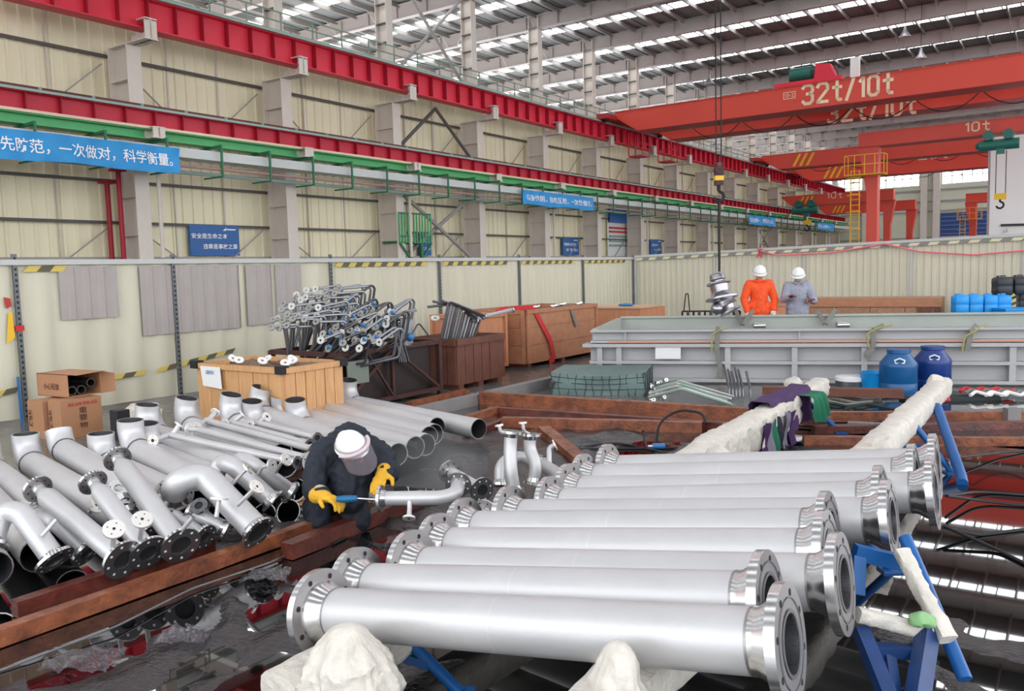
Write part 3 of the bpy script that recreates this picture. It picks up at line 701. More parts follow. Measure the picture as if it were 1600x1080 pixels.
# ------------------------------------------------------------------ white booth on the right
ku = CC + ray(1549, 208)*(47/ray(1549, 208).y)
mb = MB(); mb.box((ku.x, 47, 0), (ku.x+12, 47.25, ku.z)); mb.box((ku.x+9, 47.25, 0), (ku.x+9.3, 51, ku.z)); solo('white_booth', mb, mat('booth_white', (206, 202, 200), .6), 'tall plain off-white booth wall at the right edge, behind the hoarding', 'booth')
T = Thing('wall_bracket', 'dark lettered bracket plate low on the off-white booth wall', 'bracket'); q = CC + ray(1565, 358)*(46.9/ray(1565, 358).y)
a = MB(); a.box((q.x, 46.9, q.z+.15), (q.x+2.0, 46.98, q.z+.28)); T.part('bar', a, dark)
for d in (.15, 1.5):
    a = MB(); a.add([q+V(d, -.05, -.2), q+V(d+.2, -.05, -.2), q+V(d+.1, -.05, .1)], [(0, 1, 2)]); T.part('bracket', a, greysh)
T.done()
# ================================================================== hoarding round the work area
FX = -11.26; FY = 22.85
PY = [-3.8+3.0*k for k in range(0, 9)]+[22.85]
PY = [-0.8, 2.2, 5.2, 7.44, 10.6, 13.68, 16.69, 19.79, 22.82]
def sheet(mb, p, q, z0, z1a, z1b, pitch=.2, d=.025, mi=0):
    p = Vector((p[0], p[1], 0)); q = Vector((q[0], q[1], 0)); L = (q-p).length; t = (q-p)/L; n = Vector((-t.y, t.x, 0)); prof = []
    k = int(L/pitch)
    for i in range(k+1):
        for a, b in ((0, 0), (.45, 0), (.55, d), (.9, d)):
            s_ = min(L, (i+a)*pitch); prof.append((p+t*s_-n*b, s_/L))
    kk = len(prof); vs = [(v.x, v.y, z0) for v, _ in prof]+[(v.x, v.y, z1a+(z1b-z1a)*s_) for v, s_ in prof]
    mb.add(vs, [(i, i+1, kk+i+1, kk+i) for i in range(kk-1)], mi)
def tape(mb, p, q, h, mi=(0, 1), pitch=.17):
    p = Vector(p); q = Vector(q); L = (q-p).length; t = (q-p)/L; n = int(L/pitch)
    for i in range(n):
        a = p+t*(i*pitch); b = p+t*((i+1)*pitch); sk = t*(h*.9)
        mb.add([a, b, b+sk+V(0, 0, h), a+sk+V(0, 0, h)], [(0, 1, 2, 3)], mi[i % 2])
T = Thing('hoarding_fence', 'long white corrugated hoarding fence with slotted steel posts, along the left', 'fence')
for i in range(len(PY)-1):
    a = MB(True); sheet(a, (FX-.03, PY[i]+.03), (FX-.03, PY[i+1]-.03), .05, 2.02, 2.02, .2 if i > 3 else .42, .02); T.part('sheet', a, fencem)
a = MB(True); a.box((FX-.06, PY[0], 2.02), (FX+.04, PY[-1], 2.09)); T.part('top_rail', a, fencer)
for y in PY:
    a = MB(True); a.box((FX, y-.03, 0), (FX+.035, y+.03, 2.16)); 
    z = .06
    while z < 2.12: a.box((FX+.03, y-.012, z), (FX+.038, y+.012, z+.03), 1); z += .07
    T.part('post', a, [fpost, dark])
for i in range(len(PY)-1):
    if i == 3: continue
    w0 = PY[i]+.1; a = MB(True)
    tape(a, (FX+.012, w0, 1.93), (FX+.012, PY[i+1]-.4 if i > 3 else w0+.55, 1.93), .08); T.part('top_tape', a, [hazy, hazk])
for ya, za, yb, zb in ((4.75, .36, 5.12, .4), (6.35, .4, 7.0, .42), (7.05, .42, 8.5, .6)):
    a = MB(True); tape(a, (FX+.03, ya, za), (FX+.03, yb, zb), .07); T.part('low_tape', a, [hazy, hazk])
for ya, yb, zb in ((5.75, 6.55, 1.28), (6.9, 8.6, .98), (8.75, 9.25, 1.0), (9.35, 9.9, 1.1)):
    a = MB(True); sheet(a, (FX+.01, ya), (FX+.01, yb), zb, 1.99, 1.99, .21, .02); T.part('grey_panel', a, greysh, label='grey brown panel set in the white hoarding')
T.done()
T = Thing('hoarding_fence', 'white corrugated hoarding fence across the back, behind the standing workers', 'fence')
XR = [FX+.1, -8.7, -6.2, -3.6, -1.2, 1.4, 4.0]
for i in range(len(XR)-1):
    a = MB(True); sheet(a, (XR[i]+.03, FY+.02), (XR[i+1]-.03, FY+.02), .05, 2.08+.045*i, 2.08+.045*(i+1), .17, .02); T.part('sheet', a, fencem)
for i, x in enumerate(XR):
    a = MB(True); a.box((x-.03, FY-.04, 0), (x+.03, FY, 2.12+.045*i)); T.part('post', a, fencer)
a = MB(True); a.bar((XR[0], FY-.03, 2.1), (XR[-1], FY-.03, 2.4), .08, .07); T.part('top_rail', a, fencer)
a = MB(True); tape(a, (XR[0], FY-.09, 1.98), (XR[-1], FY-.09, 2.27), .07, pitch=.22); T.part('top_tape', a, [mat('tape_cream', (214, 208, 176), .6), mat('tape_grey', (130, 130, 124), .6)])
T.done()
mb = MB(True); mb.tube([(-7.4, FY-.15, 2.15), (-6.9, FY-.15, 2.0), (-5.5, FY-.15, 2.02), (-4.2, FY-.15, 2.2), (-3.4, FY-.15, 1.98), (-2.2, FY-.15, 1.86), (-.5, FY-.15, 1.98), (1.5, FY-.15, 2.1)], .02, 5)
solo('warning_tape', mb, mat('pink_tape', (232, 120, 130), .6), 'thin pink warning tape sagging along the back hoarding', 'tape')
mb = MB(True)
for i in range(5): mb.bar((-7.45+.04*i, FY-.16, 1.95+.04*(i % 3)), (-7.3-.03*i, FY-.16, 2.2-.05*(i % 2)), .04, .03)
solo('ribbon_bundle', mb, mat('pink_red', (214, 90, 100), .6), 'small red and white ribbon knot on the back hoarding post', 'ribbon')
T = Thing('ribbon_bundle', 'red and yellow ribbon tied round the nearest fence post', 'ribbon')
a = MB(True); a.box((FX-.005, 5.15, 1.18), (FX+.045, 5.25, 1.25)); T.part('red_knot', a, slingr)
a = MB(True); a.add([(FX+.02, 5.08, 1.42), (FX+.02, 5.13, 1.42), (FX+.02, 5.14, 1.1), (FX+.02, 5.03, 1.02)], [(0, 1, 2, 3)]); T.part('yellow_tail', a, yellow); 
a = MB(True); a.add([(FX+.02, 5.04, 1.62), (FX+.02, 5.12, 1.6), (FX+.02, 5.13, 1.5), (FX+.02, 5.06, 1.47)], [(0, 1, 2, 3)]); T.part('pink_tail', a, cardr); T.done()
mb = MB(True); mb.bar((FX+.06, 5.12, 0), (FX+.05, 5.12, .6), .02, .03, (0, 1, 0)); solo('blue_sheet', mb, capb, 'narrow blue strip leaning behind the first slotted post', 'sheet')
# ------------------------------------------------------------------ cardboard boxes
def cbox(c, sx, sy, sz, label, opened=False, chars='', rot=0.):
    T = Thing('cardboard_box', label, 'box', 'cardboard boxes by the fence')
    c = Vector(c); cr, sr = math.cos(rot), math.sin(rot)
    def q(x, y, z): return c + V(x*cr-y*sr, x*sr+y*cr, z)
    a = MB()
    def bx(x0, y0, z0, x1, y1, z1, mi=0):
        a.add([q(x0,y0,z0),q(x1,y0,z0),q(x1,y1,z0),q(x0,y1,z0),q(x0,y0,z1),q(x1,y0,z1),q(x1,y1,z1),q(x0,y1,z1)],
              [(0,3,2,1),(4,5,6,7),(0,1,5,4),(1,2,6,5),(2,3,7,6),(3,0,4,7)], mi)
    x, y = sx/2, sy/2
    if opened:
        bx(-x, -y, 0, x, -y+.01, sz); bx(-x, y-.01, 0, x, y, sz); bx(-x, -y, 0, x, y, .01); bx(-x, -y, sz-.01, x, y, sz); bx(-x, -y, 0, -x+.01, y, sz); k = T.part('carton', a, card)
        a = MB(); a.add([q(x, y, .0), q(x+.16, y+.08, .02), q(x+.16, y+.08, sz-.03), q(x, y, sz)], [(0, 1, 2, 3)]); T.part('flap', a, card, under=k)
        a = MB(); a.add([q(x, -y, sz), q(x, y, sz), q(x+.15, y+.02, sz+.015), q(x+.15, -y+.02, sz-.005)], [(0, 1, 2, 3)]); T.part('flap', a, card, under=k)
    else: bx(-x, -y, 0, x, y, sz); k = T.part('carton', a, card)
    a = MB(); xd = q(1, 0, 0)-q(0, 0, 0); yd = q(0, 1, 0)-q(0, 0, 0)
    if chars:
        if opened: text_to(a, chars, q(-x*.55, -y-.004, sz*.3), xd, (0, 0, 1), sx*.5, sz*.3)
        else: 
            for i, ch in enumerate(chars): text_to(a, ch, q(x+.004, -y*.15, sz*(.62-.2*i)), yd, (0, 0, 1), sy*.2, sz*.16)
            text_to(a, '易碎物品', q(x+.004, -y*.7, sz*.82), yd, (0, 0, 1), sy*.75, sz*.1, 1)
            text_to(a, '缓蚀剂', q(-x*.4, -y-.004, sz*.3), (0, 0, 1), -xd, sz*.45, sx*.25, 0)
        T.part('print', a, [cardp, cardr], under=k)
    T.done()
B0 = V(-5.05, 9.05, 0)
rb = -R_(28)
ra = -AZ+R_(5)
def cc(u, v, z, sx, sy): p = G(u, v, z); x, y = -sx/2, sy/2; return p+V(x*math.cos(ra)-y*math.sin(ra), x*math.sin(ra)+y*math.cos(ra), 0)
cbox((lambda p: V(p.x, p.y, 0))(cc(94, 628, .44, .24, .5)), .24, .5, .44, 'printed cardboard box with a dark column of characters, lower right of the three', False, '重要物', ra)
cbox((lambda p: V(p.x, p.y, 0))(cc(66, 628, .43, .3, .46)), .3, .46, .43, 'narrow cardboard box with vertical print, lower left of the three', False, '试', ra)
uc = cc(107, 622, .445, .6, .42)
cbox(uc, .6, .42, .27, 'open cardboard box lying on the other two, tubes showing inside', True, '小心轻放', ra)
c = uc+V(0, 0, 0); dx = W(1, 0, 0); dy = W(0, 1, 0)
for i, (a_, b_) in enumerate(((.12, .06), (.0, .045), (-.11, .05))):
    mb = MB(); o = c+dy*a_+V(0, 0, .07+.07*(i == 0)); hollow(mb, [o-dx*.25, o+dx*.27], .055, .012, 16, 0, 1, 0)
    solo('grey_tube', mb, [galvd, dark], ['grey tube in the open cardboard box, the upper right one', 'grey tube in the open cardboard box, the middle one', 'grey tube in the open cardboard box, nearest the side wall'][i], 'tube')
mb = MB(True); mb.box((-9.0, 5.05, 0), (-8.85, 5.2, .34)); solo('black_canister', mb, jerk, 'black upright canister right of the cardboard boxes', 'canister')
mb = MB(); o = W(-9.1, 5.5, .15)
mb.ball(o, (.26, .2, .2), 20); 
for i, v in enumerate(mb.v): mb.v[i] = v + V(*[noise.noise(v*9+V(k*7, 0, 0))*.07 for k in range(3)])
solo('plastic_bag', mb, mat('bag_beige', (206, 196, 184), .4), 'crumpled beige plastic bag beside the black canister', 'bag')
# ------------------------------------------------------------------ wooden crates
def crate(name, label, x0, y0, x1, y1, z0, z1, m, boards='v', nb=7, trim=.07, feet=True, m2=None, lid=True, open_top=False, skip=()):
    """hall-aligned board crate, faces towards +x and -y are seen"""
    T = Thing(name, label, 'crate')
    a = MB(True); zb = z0+(.08 if feet else 0)
    if open_top:
        t = .03; a.box((x0, y0, zb), (x1, y0+t, z1)); a.box((x0, y1-t, zb), (x1, y1, z1)); a.box((x0, y0+t, zb), (x0+t, y1-t, z1)); a.box((x1-t, y0+t, zb), (x1, y1-t, z1)); a.box((x0+t, y0+t, zb), (x1-t, y1-t, zb+.3))
    else: a.box((x0, y0, zb), (x1, y1, z1))
    T.part('body', a, m)
    d = .022
    def face(f, L, lo, hi):
        n = nb if L < 1.6 else int(nb*L/1.4)
        if boards == 'v':
            for i in range(n): 
                b = MB(True); f(b, L*i/n+.006, L*(i+1)/n-.006, lo, hi, d*(.5+.4*rnd.random())); T.part('board', b, m)
        elif boards == 'h':
            n = 3
            for i in range(n):
                b = MB(True); f(b, 0, L, lo+(hi-lo)*i/n+.006, lo+(hi-lo)*(i+1)/n-.006, d*(.5+.4*rnd.random())); T.part('board', b, m)
        b = MB(True)
        if trim:
            f(b, 0, L, hi-trim, hi, d*1.9)
            if boards != 'v': f(b, 0, L, lo, lo+trim, d*1.9); f(b, 0, trim, lo, hi, d*2.2); f(b, L-trim, L, lo, hi, d*2.2)
            T.part('batten', b, m2 or m)
    face(lambda b, s, e, lo, hi, t: b.box((x1, y0+s, lo), (x1+t, y0+e, hi)), y1-y0, zb, z1)
    face(lambda b, s, e, lo, hi, t: b.box((x0+s, y0-t, lo), (x0+e, y0, hi)), x1-x0, zb, z1)
    if feet:
        for i in range(3):
            b = MB(True); y = y0+.05+(y1-y0-.25)*i/2; b.box((x0, y, z0), (x1, y+.12, zb)); T.part('skid', b, woodd)
    T.done()
crate('wooden_crate', 'pale pine board crate full of scrap, a white paper on its front', -8.62, 5.95, -7.1, 6.8, 0, .8, crate1m, nb=6, trim=.06, feet=False, open_top=True)
mb = MB(True); mb.grid(lambda i, j: (-8.6+1.48*i, 5.98+.8*j, .74+.06*noise.noise(V(i*9, j*9, 3))), 24, 14); solo('scrap_heap', mb, dirt, 'brown dusty scrap filling the pine board crate', 'scrap', kind='stuff')
T = Thing('paper_note', 'white paper note pinned to the pine board crate', 'paper'); mb = MB(True); mb.add([(-8.5, 5.90, .77), (-8.13, 5.90, .77), (-8.1, 5.89, .52), (-8.46, 5.90, .54)], [(0, 3, 2, 1)]); mb.add([(-8.5, 5.895, .77), (-8.13, 5.895, .77), (-8.1, 5.885, .52), (-8.46, 5.895, .54)], [(0, 1, 2, 3)])
k = T.part('sheet', mb, paper); a = MB(True); text_to(a, '废料', (-8.38, 5.88, .68), (1, 0, 0), (0, 0, 1), .15, .05); T.part('writing', a, capb, under=k); T.done()
for x, y in ((-8.62, 5.93), (-7.12, 5.93), (-7.1, 6.78)):
    mb = MB(True); mb.box((x-.05, y-.05, .735), (x+.06, y+.06, .825)); solo('corner_bracket', mb, dark, {-8.62: 'black corner bracket at the left front of the pine crate', -7.12: 'black corner bracket at the middle front corner of the pine crate', -7.1: 'black corner bracket at the far right of the pine crate'}[x], 'bracket')
def flange(mb, c, n, R, th, ri, nb=4, hr=None, n_=20, mi=0, mh=1, face=None, ref=None, rb=None):
    c = Vector(c); n = Vector(n).normalized()
    f = mi if face is None else face
    mb.lathe(c, n, [(0, ri), (0, R, f), (th, R, mi), (th, ri, f), (0, ri, mi)], n_, mi)
    x = n.orthogonal().normalized(); y = n.cross(x); rb = rb or (R+ri)/2*1.04; hr = hr or R*.07
    for i in range(nb):
        a = 2*math.pi*(i+.5)/nb; o = c + (x*math.cos(a)+y*math.sin(a))*rb
        for off in (-.0012, th+.0012):
            vs = [o+n*off+(x*math.cos(t)+y*math.sin(t))*hr for t in [2*math.pi*k/10 for k in range(10)]]
            mb.add(vs, [tuple(range(10))], mh)
for i, (x, y, nx) in enumerate(((-8.05, 6.1, .3), (-7.85, 6.35, -.4), (-7.7, 6.15, .5), (-7.35, 6.3, -.2), (-7.25, 6.1, .2), (-8.3, 6.2, .7), (-7.55, 6.45, .6))):
    T = Thing('scrap_flange', 'small rusty white flange stub lying on the scrap in the pine crate', 'flange', 'flange stubs on the scrap crate')
    a = MB(); c = W(x, y, .83); d = V(nx, -.5, .8).normalized(); flange(a, c, d, .055, .015, .02, 4, n_=14); T.part('flange', a, [white, dark])
    a = MB(); a.tube([c-d*.0, c-d*.06, c-d*.06+V(.12, .03, -.02)], .018, 7); T.part('stub', a, dirt); T.done()
# ------------------------------------------------------------------ steel stillage with bent rods
T = Thing('steel_stillage', 'dark rusty steel stillage with cross braces, holding the bent rods', 'stillage')
X0, X1, Y0_, Y1_ = -9.0, -7.75, 7.35, 9.35
a = MB(True)
for x in (X0, X1):
    for y in (Y0_, Y1_): a = MB(True); a.bar((x, y, 0), (x, y, .8), .07, .07, (0, 1, 0)); T.part('corner_post', a, rust)
a = MB(True)
for z in (.1, .78):
    a.bar((X0, Y0_, z), (X1, Y0_, z), .06, .06); a.bar((X0, Y1_, z), (X1, Y1_, z), .06, .06); a.bar((X0, Y0_, z), (X0, Y1_, z), .06, .06); a.bar((X1, Y0_, z), (X1, Y1_, z), .06, .06)
T.part('frame', a, rust)
a = MB(True); a.bar((X1+.02, Y0_, .1), (X1+.02, Y0_+1, .78), .04, .05); a.bar((X1+.02, Y0_+1, .1), (X1+.02, Y0_+.5, .78), .03, .03); a.bar((X1+.02, Y1_, .1), (X1+.02, Y0_+1, .78), .03, .04); a.bar((X1, Y0_+1, .1), (X1, Y0_+1, .78), .05, .05, (0, 1, 0)); T.part('brace', a, rust)
a = MB(True); a.box((X0, Y0_, .06), (X1-.03, Y1_, .1)); a.box((X1-.12, Y0_+.1, .1), (X1-.09, Y1_-.1, .74)); T.part('side_plates', a, mat('dark_plate', (48, 36, 36), .5, .2, var=.3, vs=6)); T.done()
mb = MB(True); mb.box((X1+.03, Y0_+.12, .38), (X1+.05, Y0_+.5, .68)); solo('label_plate', mb, mat('label_grey', (120, 128, 118), .6), 'greenish grey label plate on the near end of the rusty stillage', 'plate')
# bent rods with flanged ends
def rod(path, r, m, label, group, fl=None, fm=None, cap=None, fc=False):
    T = Thing('bent_pipe', label, 'pipe', group); a = MB(); a.tube(fillet(path, .05, 4), r, 7); T.part('rod', a, m)
    if fl is not None:
        a = MB(); d = (Vector(path[0])-Vector(path[1])).normalized() if not fc else V(rnd.uniform(-.7, .1), -1, rnd.uniform(.1, .9)).normalized(); flange(a, path[0], d, fl, .014, .015, 4, n_=14); T.part('end_flange', a, [fm or machined, dark])
    if cap is not None:
        a = MB(); d = (Vector(path[0])-Vector(path[1])).normalized(); a.tube([Vector(path[0])+d*.014, Vector(path[0])+d*.04], fl*.7, 10); T.part('end_cap', a, cap)
    T.done()
flm2 = mat('rod_flange', (158, 156, 152), .35, .7, var=.15, vs=8)
# bunch of near-vertical rods (left): flanges in a cluster on top, bends to the right
for k in range(46):
    i, j = k % 6, k//6
    dp = 10.8 + j*.16
    tu = 425+ i*13 + j*6 + rnd.uniform(-6, 6); tv = 508 - j*7.5 - i*1.5 + rnd.uniform(-6, 6)
    top = D(tu, tv, dp); bend = D(tu+58-i*2+rnd.uniform(-4, 4), tv-6+rnd.uniform(-5, 5), dp+.15); bot = D(452+i*9+rnd.uniform(-3, 3), 566, dp+.2); b2 = D(tu+60-i*3, tv+26, dp+.2)
    if k % 2: path = [top, bend, b2, D(470+i*7, 560, dp+.3)]
    else: path = [top, top.lerp(bend, .35), bot]
    rod(path, .018, galv, 'bent steel rod with a round flange, in the upright left bunch', 'rods in the upright left bunch', .05, flm2, None, True)
for k in range(58):
    i, j = k % 7, k//7; dp = 10.5+j*.16
    tu = 505+i*14+rnd.uniform(-8, 8)+j*4; tv = 538-j*8+rnd.uniform(-8, 8)
    top = D(tu, tv, dp); bot = D(tu-40+rnd.uniform(-10, 10), 575, dp+.3); mid = D(tu+38, tv-22+rnd.uniform(-8, 8), dp+.15)
    if k % 3 == 0: path = [top, mid, D(tu+30, tv+24, dp+.2), bot]
    else: path = [top, D(tu-6, tv+10, dp+.05), bot]
    rod(path, .018, galvd if k % 2 else galv, 'bent steel rod with a blue or bare flange, in the slanting middle bunch', 'rods in the slanting middle bunch', .05, flm2, capb if k % 4 == 1 else None, True)
for k in range(22):
    dp = 11.1+k*.04; u0_ = 560+k*3.2; 
    a = D(u0_+rnd.uniform(-4, 4), 568, dp); b = D(610+k*1.6+rnd.uniform(-3, 3), 497+rnd.uniform(-8, 8), dp); c_ = D(b.x*0+575+k*3.2, 522+rnd.uniform(-10, 10), dp)
    rod([c_, b, D(632+rnd.uniform(-8, 8), 566, dp)], .012, galvd, 'hooked dark steel rod leaning right, in the stillage', 'hooked rods leaning in the stillage')
for k, (p, q) in enumerate((((590, 505), (642, 468)), ((597, 500), (637, 473)), ((588, 512), (625, 482)), ((600, 495), (650, 483)), ((578, 520), (612, 478)), ((619, 495), (651, 485)))):
    rod([D(*p, 11.3), D(*q, 11.5)], .013, galv, 'straight steel rod sticking up to the right above the stillage', 'straight rods above the stillage')
for k in range(9):
    dp = 11.4+.03*k; rod([D(618+k*.8, 500, dp), D(613+k*2.2+14, 497, dp), D(626+k*2.2, 540, dp)], .014, galv, 'long bent steel rod standing in the right of the stillage', 'tall rods at the right of the stillage')
# dark slatted crate with bent rods
crate('wooden_crate', 'dark weathered slatted crate holding a fan of grey bent rods', -8.75, 9.75, -7.75, 11.0, 0, .78, woodd, nb=6, trim=.1, open_top=True)
for k in range(13):
    dp = 12.75+.03*k; bu = 690+k*4.2; tu = 697+k*4.5
    rod([D(760-k*3.5+rnd.uniform(-5, 5), 494+k*1.5, dp+.1), D(tu+4, 471+k*1.2, dp), D(bu-2, 535, dp)], .021, galv if k % 3 else galvd, 'thick grey bent rod fanned out in the dark slatted crate', 'fanned rods in the dark crate', .035 if k < 6 else None, machined)
for k, (p, q) in enumerate((((668, 480), (700, 476)), ((676, 471), (702, 477)), ((690, 470), (715, 480)))):
    rod([D(*p, 12.8), D(*q, 12.9)], .02, galvd, 'dark rod end sticking out left above the dark crate', 'rod ends left above the dark crate')
rod([D(800, 484, 13.4), D(758, 494, 13.2), D(740, 500, 13.0)], .03, steel, 'light steel pipe with a ring lying on the crate tops', None, .06, machined)
T = Thing('ring_flange', 'white ring flange left on the corner of the brown plywood crate', 'flange'); a = MB(); c = D(680, 498, 12.9); flange(a, c, V(.1, -.5, 1), .07, .02, .035, 4, n_=18); T.part('ring', a, [white, dark]); T.done()
T = Thing('blue_clamp', 'blue capped clamp with a bent rod above the stillage', 'clamp'); a = MB(); c = D(641, 527, 11.4); a.ball(c, .06, 10); T.part('cap', a, capb)
a = MB(); a.tube(fillet([c, D(654, 504, 11.5), D(670, 525, 11.5)], .03), .012, 6); T.part('rod', a, galvd); T.done()
# plywood crates
crate('plywood_crate', 'narrow orange plywood crate between the dark crate and the long crate', -9.55, 11.35, -8.55, 12.2, 0, 1.04, plym, boards='p', trim=.06, feet=True)
crate('plywood_crate', 'large long wooden crate with two red slings hanging down', -9.7, 12.55, -8.35, 15.2, .0, 1.06, plyd, boards='h', trim=.07, open_top=True)
mb = MB(True); mb.box((-9.6, 12.7, .9), (-8.45, 15.1, .98)); solo('packed_parts', mb, dirt, 'grey dusty packing filling the long wooden crate', 'packing', kind='stuff')
for i in range(7):
    T = Thing('packed_fitting', 'small steel fitting showing above the rim of the long wooden crate', 'fitting', 'fittings in the long crate'); a = MB(); c = W(-8.6-.1*(i % 3), 12.9+.33*i, 1.06); a.ball(c, .05, 8); a.tube([c, c+V(.1, .02, .03)], .025, 7); T.part('body', a, machined); T.done()
T = Thing('lifting_sling', 'red webbing sling hanging on the near end of the long crate', 'sling'); a = MB(True)
def band(a, pts, w, ax, t=.012):
    for p, q in zip(pts[:-1], pts[1:]): a.bar(p, q, w, t, ax)
band(a, [(-8.75, 12.6, 1.08), (-8.9, 12.5, 1.05), (-9.35, 12.47, .35), (-9.5, 12.46, .1)], .11, (0, -1, 0)); T.part('near_band', a, slingr)
a = MB(True); a.tube(fillet([(-9.45, 12.45, .25), (-8.9, 12.42, .55), (-8.75, 12.42, .2), (-9.1, 12.4, .03), (-9.5, 12.45, .1)], .1), .03, 6); T.part('loop', a, slingr); T.done()
T = Thing('lifting_sling', 'red webbing sling hanging over the long side of the long crate', 'sling'); a = MB(True)
band(a, [(-8.7, 12.65, 1.08), (-8.33, 12.8, 1.08), (-8.29, 13.3, .45), (-8.28, 13.4, .1), (-8.3, 13.25, .05)], .11, (1, 0, 0)); T.part('far_band', a, slingr); T.done()
T = Thing('lifting_sling', 'short grey yellow strap over the far edge of the long crate', 'sling'); a = MB(True); band(a, [(-8.7, 14.1, 1.08), (-8.33, 14.1, 1.09), (-8.29, 14.3, .65)], .08, (1, 0, 0)); T.part('strap', a, slingg); T.done()
# plywood box with round holes, standing farther back
c = D(1000, 478, 18.6); ch = hall(c)
T = Thing('plywood_box', 'orange plywood box with dark round holes and a lid board, beyond the long crate', 'box'); a = MB(True)
bx, by = ch.x, ch.y
a.box((bx-1.1, by, 0), (bx, by+1.35, .86)); T.part('body', a, plym)
a = MB(True); a.box((bx-1.5, by-.04, .86), (bx+.03, by+1.0, .9)); T.part('lid', a, mat('lid_board', (196, 160, 128), .6))
for o_, n_ in (((bx-.55, by-.004, .38), (0, -1, 0)), ((bx+.004, by+.75, .5), (1, 0, 0))):
    a = MB(); n2 = W(*n_); cc = W(*o_); x_ = n2.cross(V(0, 0, 1)); a.add([cc+(x_*math.cos(t)+V(0, 0, 1)*math.sin(t))*.13 for t in [2*math.pi*k/20 for k in range(20)]], [tuple(range(20))]); T.part('round_hole', a, dark)
T.done()
mb = MB(True); mb.ball((bx-.5, by+.3, .93), (.2, .12, .04), 12); solo('blue_cloth', mb, capb, 'small blue cloth on the lid of the plywood box', 'cloth')
# ------------------------------------------------------------------ the big steel frame (pool frame)
FD = V(5.04, -1.38, 0).normalized(); FN = V(-FD.y, FD.x, 0)              # along the front, away from camera
F0 = G(922, 598, 0)
def fb(mb, s0, s1, n0, n1, z0, z1, mi=0):
    P = [F0+FD*s+FN*n for s, n in ((s0, n0), (s1, n0), (s1, n1), (s0, n1))]
    mb.add([p+V(0, 0, z0) for p in P]+[p+V(0, 0, z1) for p in P], [(0,3,2,1),(4,5,6,7),(0,1,5,4),(1,2,6,5),(2,3,7,6),(3,0,4,7)], mi)
T = Thing('pool_frame', 'long grey steel pool frame with ribs, stacked under a slimmer frame', 'frame')
a = MB(); 
LB = [(.07, .03), (.32, .035), (.57, .04)]
fb(a, 0, 8.2, .13, .16, 0.05, .6); fb(a, 0, 8.2, -.02, .3, .03, .075); fb(a, -.1, 8.2, -.05, .3, .56, .61); fb(a, 0, 8.2, -.02, .14, .30, .345)
T.part('front_beam', a, tankm)
a = MB()
for s_ in (0.12, .42, 2.05, 3.0, 3.95, 4.9, 5.85, 6.8):
    a = MB(); fb(a, s_, s_+.08, -.015, .14, .05, .58); T.part('rib', a, tankm)
a = MB(); fb(a, 0, .1, .1, 2.9, .05, .6); fb(a, 0, 8.2, 2.9, 3.0, .05, .6); T.part('side_beams', a, tankm)
T.done()
T = Thing('pool_frame', 'slimmer grey steel frame resting on the ribbed one, open in the middle', 'frame')
a = MB(); fb(a, .05, 8.2, .1, .13, .66, .79); fb(a, .02, 8.2, -.01, .16, .79, .82); fb(a, 0.02, 8.2, .0, .16, .625, .655)
for s_ in (.55, 3.1, 5.4): fb(a, s_, s_+.02, .03, .06, .66, .79)
T.part('front_beam', a, tankm)
a = MB(); fb(a, .1, 8.2, 2.9, 2.94, .62, .83); fb(a, .1, 8.2, 2.85, 3.0, .83, .86); T.part('back_beam', a, tankg)
a = MB(); fb(a, .02, .12, .16, 2.9, .62, .83); T.part('end_beam', a, tankg)
a = MB(); fb(a, .3, 8.2, -.015, .0, .625, .65); T.part('copper_strip', a, copper); T.done()
mb = MB(); fb(mb, 1.02, 1.4, -.03, -.024, .38, .6); solo('paper_note', mb, paper, 'white paper note taped to the grey steel frame', 'paper')
def fp(s_, n, z): return F0+FD*s_+FN*n+V(0, 0, z)
for s_, pts, m_, l in ((1.95, [(0, .05, .85), (0, -.05, .8), (-.02, -.06, .5), (.03, -.05, .25), (.0, -.05, .1)], slingg, 'grey webbing sling hanging down the steel frame near the paper note'),
                     (4.1, [(.15, .05, .86), (0, -.05, .8), (0, -.06, .55), (-.1, -.07, .45), (-.04, -.07, .4)], slingg, 'short knotted grey sling on the frame below the grey worker'),
                     (5.35, [(.1, .05, .85), (0, -.06, .75), (-.05, -.07, .5)], slingg, 'yellow green sling hanging behind the left blue barrel'),
                     (6.55, [(-.15, .05, .85), (0, -.05, .7), (.02, -.06, .3), (.07, -.08, .05)], slingg, 'grey green sling hanging down right of the blue barrels')):
    T = Thing('lifting_sling', l, 'sling'); a = MB(); q = [fp(s_+x, n, z) for x, n, z in pts]
    for p_, q_ in zip(q[:-1], q[1:]): a.bar(p_, q_, .07, .025, FN)
    T.part('webbing', a, m_)
    a = MB(); a.tube(fillet([q[0]+V(.12, 0, .0), q[1]+V(.03, -.02, .02), q[1]+V(-.1, -.02, -.05), q[2]+V(-.08, -.03, 0)], .04), .014, 6); T.part('end_loop', a, mat('sling_olive', (150, 146, 86), .7) if m_ is slingg else slingg); T.done()
for s_, l in ((2.2, 'dark sling with shackle over the back beam, below the hanging fitting'), (3.6, 'dark sling pair over the back beam, right of the orange worker')):
    T = Thing('lifting_sling', l, 'sling'); a = MB(); a.bar(fp(s_, 2.9, .95), fp(s_+.1, 2.7, .7), .07, .03, FN); a.bar(fp(s_+.3, 2.9, .95), fp(s_+.12, 2.7, .7), .07, .03, FN); T.part('webbing', a, slingg)
    a = MB(); a.tube([fp(s_+.3, 2.7, .68), fp(s_+.5, 2.75, .68)], .06, 10); T.part('shackle', a, machined); T.done()
